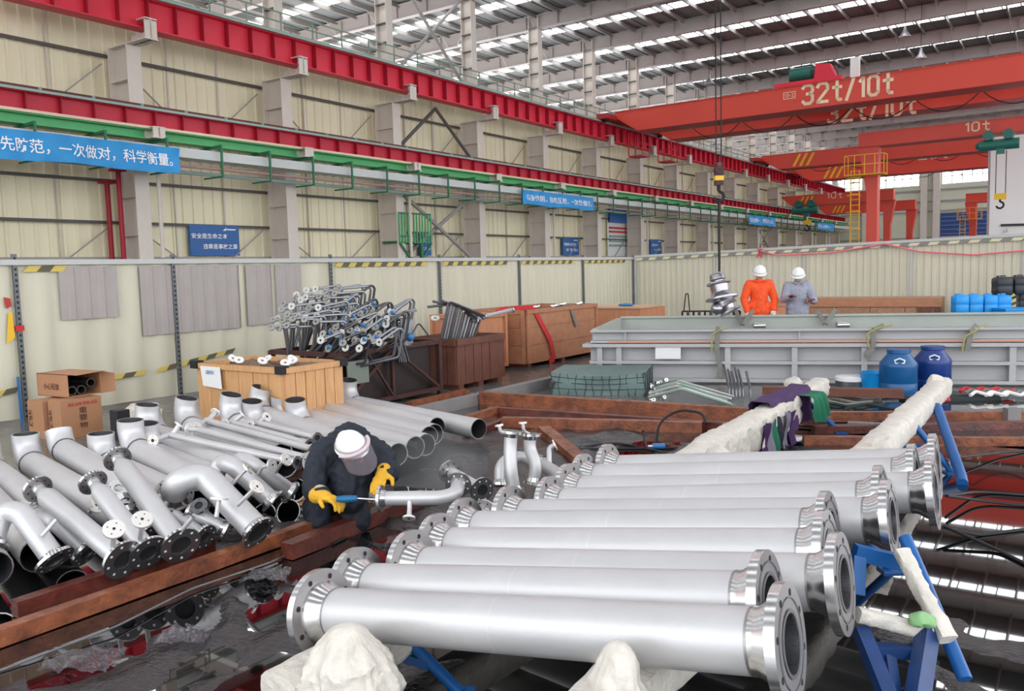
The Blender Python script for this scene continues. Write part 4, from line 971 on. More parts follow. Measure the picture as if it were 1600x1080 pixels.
# rack of hanging rods, left of the worker in orange
T = Thing('wire_rack', 'small dark wire rack of upright rods below the hanging fitting', 'rack')
a = MB(); A = D(1066, 480, 17); B_ = D(1156, 480, 16.6)
for z in (.86, .3): a.bar(V(A.x, A.y, z), V(B_.x, B_.y, z), .03, .03)
T.part('frame', a, dark)
for i in range(11):
    a = MB(); p = A.lerp(B_, i/10); a.bar(V(p.x, p.y, .0), V(p.x, p.y, .86), .05 if i % 2 else .03, .05, (0, 1, 0)); T.part('rod', a, galvd if i % 2 else dark)
T.done()
T = Thing('wire_loop', 'narrow dark wire loop standing above the wire rack', 'loop'); a = MB(); p = D(1073, 470, 16.9); a.tube(fillet([V(p.x-.06, p.y, .86), V(p.x-.02, p.y, 1.22), V(p.x+.03, p.y, 1.22), V(p.x+.06, p.y, .86)], .03), .012, 6); T.part('wire', a, dark); T.done()
# long crate behind the workers
c0 = D(1207, 470, 20.5); c1 = D(1472, 462, 18.6)
T = Thing('wooden_crate', 'very long rough brown board crate behind the two standing workers', 'crate'); a = MB()
t = (c1-c0); t.z = 0; L = t.length; t.normalize(); nn = V(-t.y, t.x, 0); b0 = V(c0.x, c0.y, 0); zt = (c0.z+c1.z)/2
def lb(mb, s0, s1, n0, n1, z0, z1):
    P = [b0+t*s_+nn*n for s_, n in ((s0, n0), (s1, n0), (s1, n1), (s0, n1))]; mb.add([p+V(0, 0, z0) for p in P]+[p+V(0, 0, z1) for p in P], [(0,3,2,1),(4,5,6,7),(0,1,5,4),(1,2,6,5),(2,3,7,6),(3,0,4,7)])
lb(a, 0, L, 0, 1, .1, zt); T.part('body', a, osb)
for i in range(5): a = MB(); lb(a, L*i/5+.01, L*(i+1)/5-.01, -.03, 0, .15, zt-.22); T.part('board', a, osb)
a = MB(); lb(a, 0, L, -.05, 0, zt-.2, zt); T.part('top_batten', a, plyd)
for i in range(3): a = MB(); lb(a, L-.5+.17*i, L-.36+.17*i, -.06, -.03, .1, zt-.22); T.part('end_batten', a, woodd)
a = MB(); lb(a, 0, L, 0, 1, 0, .1); T.part('skid', a, woodd); T.done()
T = Thing('plywood_box', 'small plywood box between the orange worker and the grey worker', 'box'); a = MB(); p = D(1207, 470, 18); a.box((p.x-.1, p.y, 0), (p.x+.5, p.y+.5, .85)); T.part('body', a, plym); a = MB(); a.box((p.x-.12, p.y-.02, .85), (p.x+.52, p.y+.52, .89)); T.part('lid', a, plyd); T.done()
# jerrycans
def jerry(u, v, dp, w, h, m_, label, g):
    T = Thing('jerrycan', label, 'jerrycan', g); c = D(u, v, dp); z0 = c.z-h/2
    def sec(z, s_): return [c+V(s_*w/2*x, s_*w*.45*y, 0)+V(0, 0, z0+z-c.z) for x, y in ((-1,-.8),(-.8,-1),(.8,-1),(1,-.8),(1,.8),(.8,1),(-.8,1),(-1,.8))]
    lv = [(0, .9), (.03*h/.4, 1), (h*.45, 1), (h*.48, .97), (h*.52, .97), (h*.55, 1), (h*.88, 1), (h*.97, .82), (h, .6)]
    a = MB(); vs = sum([sec(z, s_) for z, s_ in lv], []); a.add(vs, [(i*8+j, i*8+(j+1)%8, (i+1)*8+(j+1)%8, (i+1)*8+j) for i in range(len(lv)-1) for j in range(8)]+[tuple(reversed(range(8))), tuple(range(len(vs)-8, len(vs)))], 0, True); T.part('body', a, m_)
    a = MB(); a.bar(c+V(-w*.15, 0, h/2+.02), c+V(w*.2, 0, h/2+.02), .03, .03); T.part('handle', a, m_)
    a = MB(); a.tube([c+V(-w*.3, 0, h/2-.03), c+V(-w*.3, 0, h/2+.03)], .03, 10); T.part('cap', a, m_); T.done()
for i, (u, l) in enumerate(((1500, 'bright blue jerrycan, leftmost of the row behind the frame'), (1522, 'bright blue jerrycan, second from the left in the row'), (1545, 'bright blue jerrycan, third from the left in the row'), (1566, 'bright blue jerrycan touching the striped black one'))):
    jerry(u, 476, 18.2, .29, .42, jerb, l, 'blue jerrycans')
for u, v, l in ((1566, 447, 'black jerrycan, upper left of the black group'), (1593, 446, 'black jerrycan, upper right at the photo edge'), (1597, 470, 'black jerrycan, lower right at the photo edge'), (1580, 471, 'black jerrycan marked with yellow stripes')):
    jerry(u, v, 18.4 if v < 460 else 18.7, .34 if v < 460 else .25, .4, jerk, l, 'black jerrycans')
mb = MB(); c = D(1578, 475, 18.4)
for i in range(3): mb.add([c+V(-.06, -.06, -.13+.13*i), c+V(.1, -.06, -.07+.13*i), c+V(.1, -.06, -.0+.13*i), c+V(-.06, -.06, -.06+.13*i)], [(0, 1, 2, 3)])
solo('yellow_stripes', mb, hazy, 'yellow stripe sticker on a black jerrycan', 'sticker')
T = Thing('blue_crate', 'bright blue plastic crate at the right edge, under the black jerrycans', 'crate'); a = MB(); c = D(1572, 490, 17.6); z1 = c.z+.06; a.box((c.x, c.y, 0), (c.x+1.6, c.y+.6, z1)); T.part('tub', a, jerb); a = MB(); a.box((c.x-.03, c.y-.03, z1), (c.x+1.6, c.y+.6, z1+.04)); T.part('rim', a, jerb); T.done()
T = Thing('low_pallet', 'dark pallet that carries the blue jerrycans', 'pallet'); a = MB(); c = D(1488, 489, 18.2); zz = c.z-.03; a.box((c.x, c.y-.3, zz-.1), (c.x+1.7, c.y+.5, zz)); T.part('deck', a, woodd); a = MB(); a.box((c.x, c.y-.3, 0), (c.x+1.6, c.y+.5, zz-.1)); T.part('stack', a, woodd); T.done()
# barrels, basin, bucket in front of the frame
def barrel(u, v, r, h, m_, label):
    T = Thing('plastic_barrel', label, 'barrel', 'blue barrels'); c = G(u, v, 0)
    a = MB(); a.lathe(c, (0, 0, 1), [(0, .01), (0, r*.94), (.02, r), (h*.28, r), (h*.29, r*.985), (h*.31, r*.985), (h*.32, r), (h*.62, r*.99), (h*.65, r*1.01), (h*.72, r*.97), (h*.9, r*.6), (h*.95, r*.55), (h*.95, r*.01)], 28); T.part('body', a, m_)
    a = MB(); a.lathe(c, (0, 0, 1), [(h*.93, r*.5), (h*.93, r*.63), (h, r*.63), (h, r*.01)], 28); T.part('screw_lid', a, m_)
    a = MB(); d = V(-.35, -.92, 0); o = c+d*r*.9+V(0, 0, h*.78); x_ = V(-d.y, d.x, 0)
    a.tube([o+x_*.05+V(0, 0, -.03), o+x_*.06+V(0, 0, .01), o+V(0, 0, .035), o-x_*.06+V(0, 0, .01), o-x_*.05+V(0, 0, -.03), o+x_*.05+V(0, 0, -.03)], .011, 6); T.part('side_handle', a, white); T.done()
barrel(1403, 619, .235, .62, barb, 'blue plastic barrel with a white side handle, the left one')
barrel(1456, 612, .235, .62, barn, 'darker navy plastic barrel, the right one')
T = Thing('blue_basin', 'small bright blue basin left of the blue barrels', 'basin'); a = MB(); c = G(1368, 615, 0); a.lathe(c, (0, 0, 1), [(0, .01), (0, .17), (.28, .2), (.29, .21), (.29, .19), (.02, .16), (.02, .01)], 24); T.part('tub', a, jerb); T.done()
T = Thing('grey_bucket', 'squat grey bucket with a white lid, left of the blue basin', 'bucket'); a = MB(); c = G(1330, 612, 0); a.lathe(c, (0, 0, 1), [(0, .01), (0, .19), (.15, .21), (.16, .21), (.16, .01)], 24); T.part('tub', a, galv); a = MB(); a.lathe(c, (0, 0, 1), [(.16, .01), (.16, .215), (.21, .215), (.22, .2), (.22, .01)], 24); T.part('lid', a, white); T.done()
# ================================================================== the lined basin with its water
PX = -6.62
def wr(x, y):
    p = V(x*1.0, y*1.0, 0)
    m_ = noise.noise(V(x*.55+3.1, y*.55, 1.7))*.5 + .5*noise.noise(V(x*1.3, y*1.3, 5))
    mask = min(1, max(0, (m_+.12)*3.0))
    if x > -1.6: mask *= .55 if y < 6 else .25
    if y > 8: mask *= .15
    bump_ = .034*math.exp(-((x+4.7)**2+(y-6.2)**2)/1.6)
    r1 = 1-abs(noise.noise(V(x*2.2+y*.8, y*2.6, 9)))*2; r2 = 1-abs(noise.noise(V(x*6, y*7+x*2, 2)))*2
    return .006 + bump_ + mask*(.028*max(0, r1)**2 + .012*r2*max(0, r1)+.01) + .004*noise.noise(V(x*20, y*20, 0))*mask
mb = MB(True); mb.grid(lambda i, j: (PX+.05+12*i, -1.5+10.35*j, wr(PX+.05+12*i, -1.5+10.35*j)), 330, 300)
solo('plastic_sheet', mb, liner, 'black wrinkled plastic liner covering the floor of the work basin', 'plastic sheet')
mb = MB(True); mb.grid(lambda i, j: (-3.1+8.4*i, 8.95+(3.2+2.*i)*j, .004), 4, 4)
solo('plastic_sheet', mb, liner, 'black plastic liner in the strip before the blue barrels', 'plastic sheet')
mb = MB(True); mb.add([(PX+.04, -1.5, .021), (5.4, -1.5, .021), (5.4, 8.84, .021), (PX+.04, 8.84, .021)], [(0, 1, 2, 3)])
solo('puddle_water', mb, water, 'still dark water lying over the black plastic liner, mirroring the roof', 'water', kind='stuff')
mb = MB(True); mb.add([(-3.05, 8.97, .018), (5.3, 8.97, .018), (5.3, 13.6, .018), (-2.0, 11.6, .018), (-3.05, 11.5, .018)], [(0, 1, 2, 3, 4)])
solo('puddle_water', mb, water, 'still dark water in front of the grey frame, mirroring the barrels', 'water', kind='stuff')
mb = MB(True); mb.box((PX-.14, 1.5, 0), (PX, 10.95, .15)); solo('concrete_kerb', mb, kerbm, 'low grey kerb along the left and back of the lined basin', 'kerb')
# ------------------------------------------------------------------ timbers
def timber(p, q, w, h, m_, label, z=None, grp=None):
    mb = MB(); p = Vector(p); q = Vector(q); d = (q-p).normalized(); n = 14; L = (q-p).length
    x = d.cross(V(0, 0, 1)).normalized(); vs = []
    for i in range(n+1):
        c = p.lerp(q, i/n); 
        for a, b in ((-1,-1),(1,-1),(1,1),(-1,1)):
            j = V(noise.noise(c*3+V(a, b, 0)), noise.noise(c*3+V(b, a, 7)), noise.noise(c*2+V(a, b, 11)))*.006
            vs.append(c+x*a*w/2+V(0, 0, b*h/2)+j)
    mb.add(vs, [(i*4+k, i*4+(k+1)%4, i*4+4+(k+1)%4, i*4+4+k) for i in range(n) for k in range(4)]+[(3,2,1,0), tuple(4*n+k for k in range(4))])
    return solo('timber', mb, m_, label, 'timber', grp)
def GT(u, v, z): return G(u, v, z)
h_ = .1
timber(W(-4.32, -.5, .07), W(-4.32, 4.35, .07), .08, .085, wood, 'orange brown timber along the near edge of the left pipe pile')
timber(W(-4.62, 2.0, .07), W(-4.6, 3.2, .07), .08, .09, woodr, 'short dark red timber stub just behind the orange timber on the left')
timber(W(-5.9, 1.2, .065), W(-5.9, 7.2, .065), .1, .07, woodd, 'dark timber hidden under the middle of the elbow pipes')
timber(W(-4.06, 3.35, .075), W(-4.12, 4.75, .075), .1, .1, woodr, 'dark red timber in front of the kneeling worker')
timber(G(752, 622, .1), G(1180, 650, .1), .12, .17, wood, 'long orange timber in front of the netted box')
timber(G(758, 640, .05), G(1170, 668, .05), .1, .08, woodr, 'red brown timber lying just before the long orange one')
timber(G(785, 660, .07), G(1097, 668, .07), .12, .12, wood, 'weathered timber with nail holes, nearer than the long orange one')
timber(G(560, 652, .08)*0+G(640, 634, .1), G(730, 613, .1), .1, .1, wood, 'short reddish timber resting behind the low kerb', None)
timber(G(706, 662, .06), G(776, 640, .06), .09, .08, wood, 'short timber inside the kerb corner')
timber(G(728, 682, .05), G(792, 657, .05), .09, .08, woodr, 'short red timber nearest the pipe ends')
timber(G(850, 672, .06), G(912, 724, .06), .13, .08, wood, 'slanting red brown timber between the two rows of timbers')
timber(G(1255, 650, .08), G(1600, 650, .08), .1, .1, wood, 'orange timber behind the right wrapped beam')
timber(G(1270, 672, .05), G(1600, 664, .05), .12, .08, woodr, 'red timber lying in the water, second row on the right')
timber(G(1255, 688, .06), G(1600, 690, .06), .1, .08, wood, 'thin pale edged timber, third row on the right')
timber(G(1060, 612, .1)*0+W(-4.2, 9.6, .05), W(-3.2, 9.3, .05), .1, .08, woodd, 'dark board under the pile of bent tubes')
timber(W(-3.4, 10.6, .16), W(-1.8, 11.0, .16), .2, .1, woodd, 'dark brown board against the grey frame, left of the bucket')
timber(W(-2.8, 9.2, .08), W(-2.2, 9.15, .08), .09, .1, wood, 'small upright wedge end in front of the blue basin')
mb = MB(); c = G(1355, 664, .04); mb.bar(G(1325, 662, .06), G(1400, 666, .06), .12, .04); solo('grey_strip', mb, kerbm, 'grey strip plate lying between the right timbers', 'plate')
mb = MB(); c = G(1585, 665, .0); mb.box(c+V(-.07, 0, .02), c+V(.07, .1, .18)); solo('concrete_block', mb, kerbm, 'small grey block between two timbers near the right edge', 'block')
# red sheeting on the basin floor to the right
# ------------------------------------------------------------------ elbow pipes
def elbowpipe(op, end, z, R, r, label, grp='elbow pipes stacked on the left', sweep=97, roll=0., ext=.02):
    """op, end: hall (x, y) of the opening and of the far end"""
    T = Thing('elbow_pipe', label, 'pipe', grp)
    a = Vector((op[0], op[1], 0)); b = Vector((end[0], end[1], 0)); d = (b-a).normalized()
    path = []; SW = R_(sweep); side = Vector((-d.y, d.x, 0))
    upv = (V(0, 0, 1)*math.cos(roll)+side*math.sin(roll))
    s0 = a + d*R*math.sin(SW); s0.z = z
    for i in range(9):
        t = SW*(8-i)/8; path.append(s0 - d*R*math.sin(t) + upv*R*(1-math.cos(t)))
    tip = (path[0]-path[1]).normalized()
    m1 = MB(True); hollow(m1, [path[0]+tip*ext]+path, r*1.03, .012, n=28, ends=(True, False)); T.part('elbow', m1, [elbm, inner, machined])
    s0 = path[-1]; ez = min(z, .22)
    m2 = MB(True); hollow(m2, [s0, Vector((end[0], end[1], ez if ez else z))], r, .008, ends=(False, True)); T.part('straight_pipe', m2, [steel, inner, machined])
    m3 = MB(True); m3.tube([s0-d*.008, s0+d*.008], r*1.065, 18, 0, False); T.part('weld_seam', m3, flface)
    T.done()
E_ = [(-7.73,3.61),(-7.66,3.84),(-7.1,3.80),(-7.0,4.0),(-7.12,4.2),(-7.6,4.56),(-7.87,4.80),(-7.58,4.95),(-7.8,5.17),(-7.3,5.25),(-7.2,5.46),(-7.45,5.76),(-6.85,5.42)]
sl = math.tan(R_(13))
E_ = [(-7.72,3.55),(-7.6,3.78),(-7.08,3.88),(-6.96,4.09),(-7.08,4.31),(-7.6,4.62),(-7.85,4.87),(-7.56,5.02),(-7.8,5.27),(-7.28,5.36),(-7.18,5.57),(-7.42,5.83),(-6.85,5.9)]
el = ['first elbow pipe at the far left, its mouth in front of the slotted post', 'second elbow pipe from the left, mouth turned away before the cardboard boxes', 'third elbow pipe from the left, before the dark print box', 'fourth elbow pipe from the left, mouth under the black canister', 'fifth elbow pipe from the left, before the plastic bag',
      'elbow pipe with a high mouth just right of the plastic bag', 'elbow pipe whose mouth peeps out behind, right of the bag', 'elbow pipe in front of the second slotted post, left one', 'elbow pipe in front of the second slotted post, rear one', 'elbow pipe before the left corner of the pine crate', 'elbow pipe before the pine crate, second from its left corner', 'rear elbow pipe before the middle of the pine crate', 'low elbow pipe before the middle of the pine crate']
for i, (x, y) in enumerate(E_):
    z = .21 + (.085 if i % 2 else 0)
    L = (-5.2 if i < 5 else -5.5 if i < 8 else -5.95)+.06*(i % 3)-x
    elbowpipe((x, y), (x+L, y-sl*L), z, .2, .108, el[i], sweep=(97, 74, 98, 100, 103, 104, 110, 108, 112, 110, 108, 112, 106)[i], roll=(0, 0, 0, 0, 0, .1, -.2, .15, -.1, .12, 0, .2, -.1)[i])
for (x, y, ex, ey, l) in ((-7.5, 3.0, -5.0, 2.32, 'pipe with a big dark open end low at the left, the right one of two'), (-7.4, 2.72, -4.98, 2.06, 'pipe with a big dark open end at the left edge of the photo'), (-7.9, 3.3, -5.3, 2.65, 'elbow pipe cut by the left edge of the photo')):
    elbowpipe((x, y), (ex, ey), .2, .27, .105, l)
NE = [(-4.94,5.35),(-4.93,5.57),(-4.98,5.78),(-5.13,6.0),(-5.23,6.2),(-5.38,6.42),(-5.0,6.62)]
OE = [(-7.23,6.0),(-7.35,6.23),(-7.55,6.47),(-7.42,6.66),(-7.58,6.88),(-7.66,7.1),(-7.5,7.28)]
OL = ['elbow pipe just left of the pine crate right corner, nearest of the neat right row', 'elbow pipe second of the neat right row', 'elbow pipe third of the neat right row', 'elbow pipe in the middle of the neat right row', 'elbow pipe fifth of the neat right row, beside the pine crate corner', 'elbow pipe sixth of the neat right row, behind the last one', 'last elbow pipe of the neat right row, its open end sticking out farthest right']
for i in range(7): elbowpipe(OE[i], NE[i], .2+(.03 if i % 2 else 0), .2, .104, OL[i], sweep=(108, 114, 110, 108, 108, 112, 110)[i])
# ------------------------------------------------------------------ flanged spools
def spool(label, path, r, fa=None, fb=None, br=(), grp=None, bend=.12, red=None, m_=None, fm=None, n=18, nb=8):
    T = Thing('pipe_spool', label, 'pipe', grp); P = [Vector(p) for p in path]
    f = fillet(P, bend, 8) if len(P) > 2 else P
    a = MB()
    if red:
        d = (P[1]-P[0]).normalized(); rr = [r*red, r*red, r, r]; pts = [P[0], P[0]+d*.05, P[0]+d*.11, *f[1:]]; a.tube(pts, [r*red, r*red, r]+[r]*(len(f)-1), n, 0, False)
    else: a.tube(f, r, n, 0, False)
    b = T.part('pipe_body', a, m_ or steel)
    for e, R in ((0, fa), (1, fb)):
        if R:
            a = MB(); k = f[0] if e == 0 else f[-1]; k2 = f[1] if e == 0 else f[-2]; d = (k-k2).normalized(); ri = r*(red if red and e == 0 else 1)
            flange(a, k, d, R, .018, ri*.92, nb, n_=26, face=2); 
            a.lathe(k, -d, [(0, ri*1.25), (.03, ri*1.02)], 18, 0); T.part('end_flange', a, [fm or machined, mat('bolt_hole_light', (226, 224, 220), .4) if e == 1 and fb and nb > 6 else dark, flface if e == 0 else inner])
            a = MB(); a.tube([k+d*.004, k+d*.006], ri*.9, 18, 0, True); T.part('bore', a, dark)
    for bp, R, br_ in br:
        a = MB(); q = fillet([Vector(p) for p in bp], .04, 5) if len(bp) > 2 else [Vector(p) for p in bp]; a.tube(q, br_, 12, 0, False)
        k = T.part('branch_pipe', a, m_ or steel)
        if R: 
            a = MB(); d = (q[-1]-q[-2]).normalized(); flange(a, q[-1], d, R, .012, br_*.6, 4, n_=18); a.tube([q[-1]+d*.0125, q[-1]+d*.0135], br_*.62, 12, 1, True); T.part('branch_flange', a, [mat('bright_flange', (232, 228, 222), .35, .5), dark], under=k)
    T.done()
g = G
SP = 'flanged spools on top of the left pile'
spool('spool at the far left with a side branch, its elbow cut by the photo edge', [g(-14, 850, .3), g(2, 803, .44), g(30, 798, .46), g(84, 873, .2)], .064, .1, .112, [([g(65, 838, .34), g(88, 812, .42)], None, .012)], SP)
spool('spool with a round top flange at the far left and a horizontal branch disc', [g(60, 765, .5), g(190, 873, .2)], .062, .088, .118, [([g(176, 856, .26), g(178, 828, .4)], .06, .014)], SP, red=.6)
spool('spool next to the right, top flange before the big elbow seam', [g(146, 755, .52), g(230, 862, .2)], .06, .088, .115, [([g(219, 842, .28), g(222, 813, .42)], .058, .014)], SP, red=.62)
spool('steep spool with the highest top flange, above the fourth elbow pipe', [g(184, 718, .6), g(281, 850, .22)], .066, .09, .118, [([g(281, 832, .3), g(302, 808, .4)], None, .013)], SP, red=.6)
spool('large spool with a half round bend and a wide flange facing the camera left', [g(272, 772, .38), g(277, 750, .5), g(318, 742, .5), g(402, 830, .2)], .085, .125, .11, [([g(371, 790, .38), g(400, 762, .5)], .05, .014)], SP, bend=.16)
spool('spool with an elbow behind the large bent one, two short branches', [g(337, 742, .4), g(345, 722, .48), g(362, 726, .48), g(424, 782, .22)], .064, None, .095, [([g(362, 758, .4), g(380, 738, .48), g(386, 733, .5)], .045, .012)], SP, bend=.1)
spool('spool closest to the kneeling worker, with two goose neck branches', [g(365, 735, .4), g(372, 717, .46), g(388, 722, .46), g(452, 768, .2)], .06, None, .09, [([g(400, 745, .38), g(410, 730, .46), g(424, 727, .48)], .045, .012), ([g(428, 742, .34), g(440, 723, .46), g(446, 719, .48)], .05, .013)], SP, bend=.1)
spool('short spool below the large bent one, big dark flange on the timber', [g(272, 806, .28), g(318, 838, .18)], .042, None, .085, [], SP)
spool('short spool with a horizontal disc on a stalk, right of the middle', [g(296, 800, .3), g(352, 826, .18)], .048, .06, .095, [([g(338, 808, .32), g(342, 781, .42)], .055, .014)], SP)
spool('spool lying under the others behind the far left one', [g(40, 792, .3), g(82, 812, .34), g(134, 862, .16)], .05, None, .1, [], SP)
spool('small spool with a disc branch, low between the two middle spools', [g(205, 790, .24), g(240, 840, .14)], .04, .06, .09, [([g(140, 800, .3), g(150, 790, .36)], .05, .014)], SP)
spool('small disc flange spool beside the horizontal disc, middle of the pile', [g(330, 815, .2), g(312, 792, .34)], .03, .05, .055, [], SP, nb=4)
for k, (u, v, l) in enumerate(((185, 765, 'loose flange standing under the steep spool'), (196, 786, 'loose flange low between the second and third spool'), (60, 800, 'loose flange half hidden behind the far left spool'))):
    T = Thing('loose_flange', l, 'flange'); a = MB(); flange(a, g(u, v, .36), V(.3, -.6, .7), .07, .018, .03, 4, n_=20); T.part('ring', a, [machined, dark]); T.done()
TP = 'thin pipes across the elbow pipes'
def thin(label, p, q, y, r=.03, ff=.05):
    spool(label, [p, q], r, None, .05, [([p.lerp(q, .0), y[0]], ff, r*.8), ([p.lerp(q, .02), y[1]], ff, r*.8)] if len(y) > 1 else [([p, y[0]], ff, r*.8)], TP, m_=steel, nb=4)
thin('thin pipe with a Y end, lowest of the thin pipes', g(265, 680, .42), g(462, 722, .34), [g(240, 688, .42), g(280, 665, .5)])
thin('thin pipe with a round end flange, second of the thin pipes', g(312, 672, .42), g(478, 716, .34), [g(297, 671, .42)], .032, .058)
thin('thin pipe with a raised stub at its left end, third of the thin pipes', g(322, 657, .42), g(488, 702, .34), [g(308, 668, .4), g(336, 645, .48)])
thin('thin pipe starting at the pine crate middle, fourth of the thin pipes', g(360, 660, .4), g(482, 694, .34), [g(352, 662, .4), g(378, 649, .46)])
thin('thin pipe ending behind the worker back, topmost of the thin pipes', g(402, 661, .4), g(494, 684, .36), [g(392, 663, .4), g(416, 652, .46)])
mb = MB(); flange(mb, g(484, 722, .32), V(.7, -.6, .1), .085, .02, .04, 8, n_=24); solo('loose_flange', mb, [machined, dark], 'upright flange touching the back of the kneeling worker', 'flange')
# ------------------------------------------------------------------ long flanged pipes in the foreground
Ls = [(497,957),(535,925),(640,888),(668,862),(706,836),(788,812),(853,793),(840,778),(895,758),(934,742)]
Rs = [(1245,995),(1208,938),(1318,915),(1303,862),(1303,830),(1396,813),(1394,772),(1450,790),(1436,742),(1464,732)]
dr = V(math.sin(R_(104)), math.cos(R_(104)), 0); nr = V(-dr.y, dr.x, 0)
PL = ['nearest large flanged pipe, whose right end opens towards the camera', 'second large flanged pipe, its right flange tucked behind the nearest one', 'third large flanged pipe, with a wide open right end', 'fourth large flanged pipe from the camera', 'fifth large flanged pipe from the camera', 'sixth large flanged pipe, its open right end reaching over the blue trestle',
      'seventh large flanged pipe from the camera', 'eighth large flanged pipe, its open right end farthest right but one', 'ninth large flanged pipe, flange touching the wrapped beam', 'farthest large flanged pipe, its open right end by the blue trestle leg']
for i in range(10):
    zl = .38+.0065*i; zr = .655+.001*i; an = math.tan(R_(3.5))
    A = hall(G(*Ls[i], zl)); B_ = hall(G(*Rs[i], zr)); cy = 2.36+.28*i
    if i == 7: A.x += .1
    pa = W(A.x, cy+(A.x+1.65)*an, zl); pb = W(B_.x, cy+(B_.x+1.65)*an, zr)
    d = (pb-pa).normalized(); L = (pb-pa).length; r = .102; R = .172
    if i in (0, 2, 5, 7, 9): R = .178
    T = Thing('flanged_pipe', PL[i], 'pipe', 'large flanged pipes on the trestles')
    a = MB(); a.tube([pa+d*(.11+(L-.22)*t) for t in (0, .3, .6, 1)], r, 40, 0, False); T.part('pipe_body', a, steel)
    for t in (.11, L-.11):
        a = MB(); a.tube([pa+d*(t-.004), pa+d*(t+.004)], r*1.012, 40, 0, False); T.part('weld_seam', a, flface)
    a = MB(); t = .11+(L-.22)*.47; a.tube([pa+d*(t-.004), pa+d*(t+.004)], r*1.003, 40, 0, False); T.part('weld_seam', a, elbm)
    for e in (0, 1):
        o, dd = (pa, d) if e == 0 else (pb, -d)
        a = MB(); flange(a, o, dd, R, .032, r*.86, 8, hr=.0115, n_=64, face=2, rb=R*.83); k = T.part('end_flange', a, [machined, dark, flface])
        a = MB(); a.lathe(o, dd, [(.032, r*1.27), (.05, r*1.24), (.085, r*1.03), (.11, r*1.0)], 48); T.part('neck', a, machined, under=k)
        a = MB(); a.lathe(o, dd, [(-.003, r*1.32), (-.003, r*1.28), (-.001, r*1.28)], 48); a.lathe(o, dd, [(-.0035, r*.98), (-.0035, r*.86)], 48); T.part('raised_face', a, flfaced, under=k)
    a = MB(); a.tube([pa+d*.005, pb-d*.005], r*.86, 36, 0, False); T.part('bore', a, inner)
    a = MB(); a.lathe(pa+d*.55*L, d, [(0, r*.85), (0, .001)], 24); T.part('bore_shadow_plate', a, inner) if False else None
    T.done()
# ------------------------------------------------------------------ trestles
def wrapbar(mb, p, q, w, h, n=60, amp=.016, seed=0):
    p = Vector(p); q = Vector(q); d = (q-p).normalized(); x = d.cross(V(0, 0, 1)).normalized(); y = x.cross(d); k = 20; vs = []
    for i in range(n+1):
        c = p.lerp(q, i/n)
        for j in range(k):
            t = 2*math.pi*j/k; ct, st = math.cos(t), math.sin(t)
            sq = 1/max(abs(ct), abs(st))**.75
            b = x*ct*sq*w/2 + y*st*sq*h/2; v = c+b
            nn = noise.noise(v*6+V(seed, 0, 0))*amp*.8 + (1-2.6*abs(noise.noise(v*15+V(0, seed, 0))))*amp*.5 + (1-2.6*abs(noise.noise(v*36+V(0, seed, 0))))*amp*.22
            top = 1 if st < .6 else .35
            vs.append(v + b.normalized()*nn*top)
    mb.add(vs, [(i*k+j, i*k+(j+1)%k, (i+1)*k+(j+1)%k, (i+1)*k+j) for i in range(n) for j in range(k)]+[tuple(reversed(range(k))), tuple(n*k+j for j in range(k))], 0, True)
def trestle(label, hx, y0, y1, zt0, zt1, legs, extra):
    T = Thing('pipe_trestle', label, 'trestle')
    a = MB(); wrapbar(a, W(hx, y0, zt0-.1), W(hx, y1, zt1-.1), .19, .2, 110, .02, hx); T.part('wrapped_beam', a, wrapm)
    for y, o1, o2 in legs:
        zb = zt0+(zt1-zt0)*(y-y0)/(y1-y0)-.12
        for o in (o1, o2):
            a = MB(); a.tube([W(hx+.06*(1 if o > 0 else -1), y, zb), W(hx+o, y, .03)], .026, 10); T.part('leg', a, bluep)
            a = MB(); a.box(W(hx+o, y, 0)+V(-.06, -.05, .018), W(hx+o, y, 0)+V(.06, .05, .035)); T.part('foot', a, bluep)
        a = MB(); s = .55; a.bar(W(hx+o1*s, y, zb*(1-s)+.03), W(hx+o2*s, y, zb*(1-s)+.03), .05, .04); T.part('cross_bar', a, bluep)
    for nm, mbx, mm in extra: T.part(nm, mbx, mm)
    T.done()
zl = lambda s: .385
ex = []; blued2 = mat('trestle_blue_shaded', (14, 52, 104), .45, var=.3, vs=9)  # darker copy of the trestle blue, shade on the lower braces painted in
a = MB(); wrapbar(a, D(1408, 862, 3.27), D(1482, 1000, 3.0), .052, .05, 30, .012, 3); ex.append(('wrapped_leg_sleeve', a, wrapm))
a = MB(); wrapbar(a, D(1340, 960, 3.05), D(1452, 988, 3.05), .055, .05, 24, .008, 4); ex.append(('wrapped_cross_bar', a, wrapm))
a = MB(); a.bar(D(1335, 862, 3.4), D(1412, 880, 3.4), .05, .06); a.bar(D(1340, 870, 3.4), D(1338, 930, 3.35), .05, .05, (0, 1, 0)); ex.append(('upper_brace', a, bluep))
a = MB(); a.tube([D(1414, 840, 3.35), D(1508, 1062, 2.95)], .026, 12); ex.append(('splayed_leg', a, bluep))
a = MB(); a.bar(D(1345, 985, 3.05), D(1392, 1100, 2.8), .05, .05, (0, 1, 0)); ex.append(('lower_brace', a, blued2)); a = MB(); a.bar(D(1450, 985, 3.05), D(1432, 1100, 2.8), .07, .05, (0, 1, 0)); ex.append(('lower_brace', a, blued2)); a = MB(); a.bar(D(1362, 1015, 3.0), D(1446, 1020, 3.0), .05, .04); ex.append(('lower_brace', a, blued2)); a = MB(); a.bar(D(1388, 1020, 3.0), D(1400, 1100, 2.85), .04, .03, (0, 1, 0)); ex.append(('lower_brace', a, blued2))
a = MB(); 
a = MB(); a.tube([G(1464, 636, .42), G(1502, 745, .06), G(1504, 756, .03)], .042, 14); ex.append(('far_splayed_leg', a, bluep))
a = MB(); c0_ = D(1440, 968, 3.0)
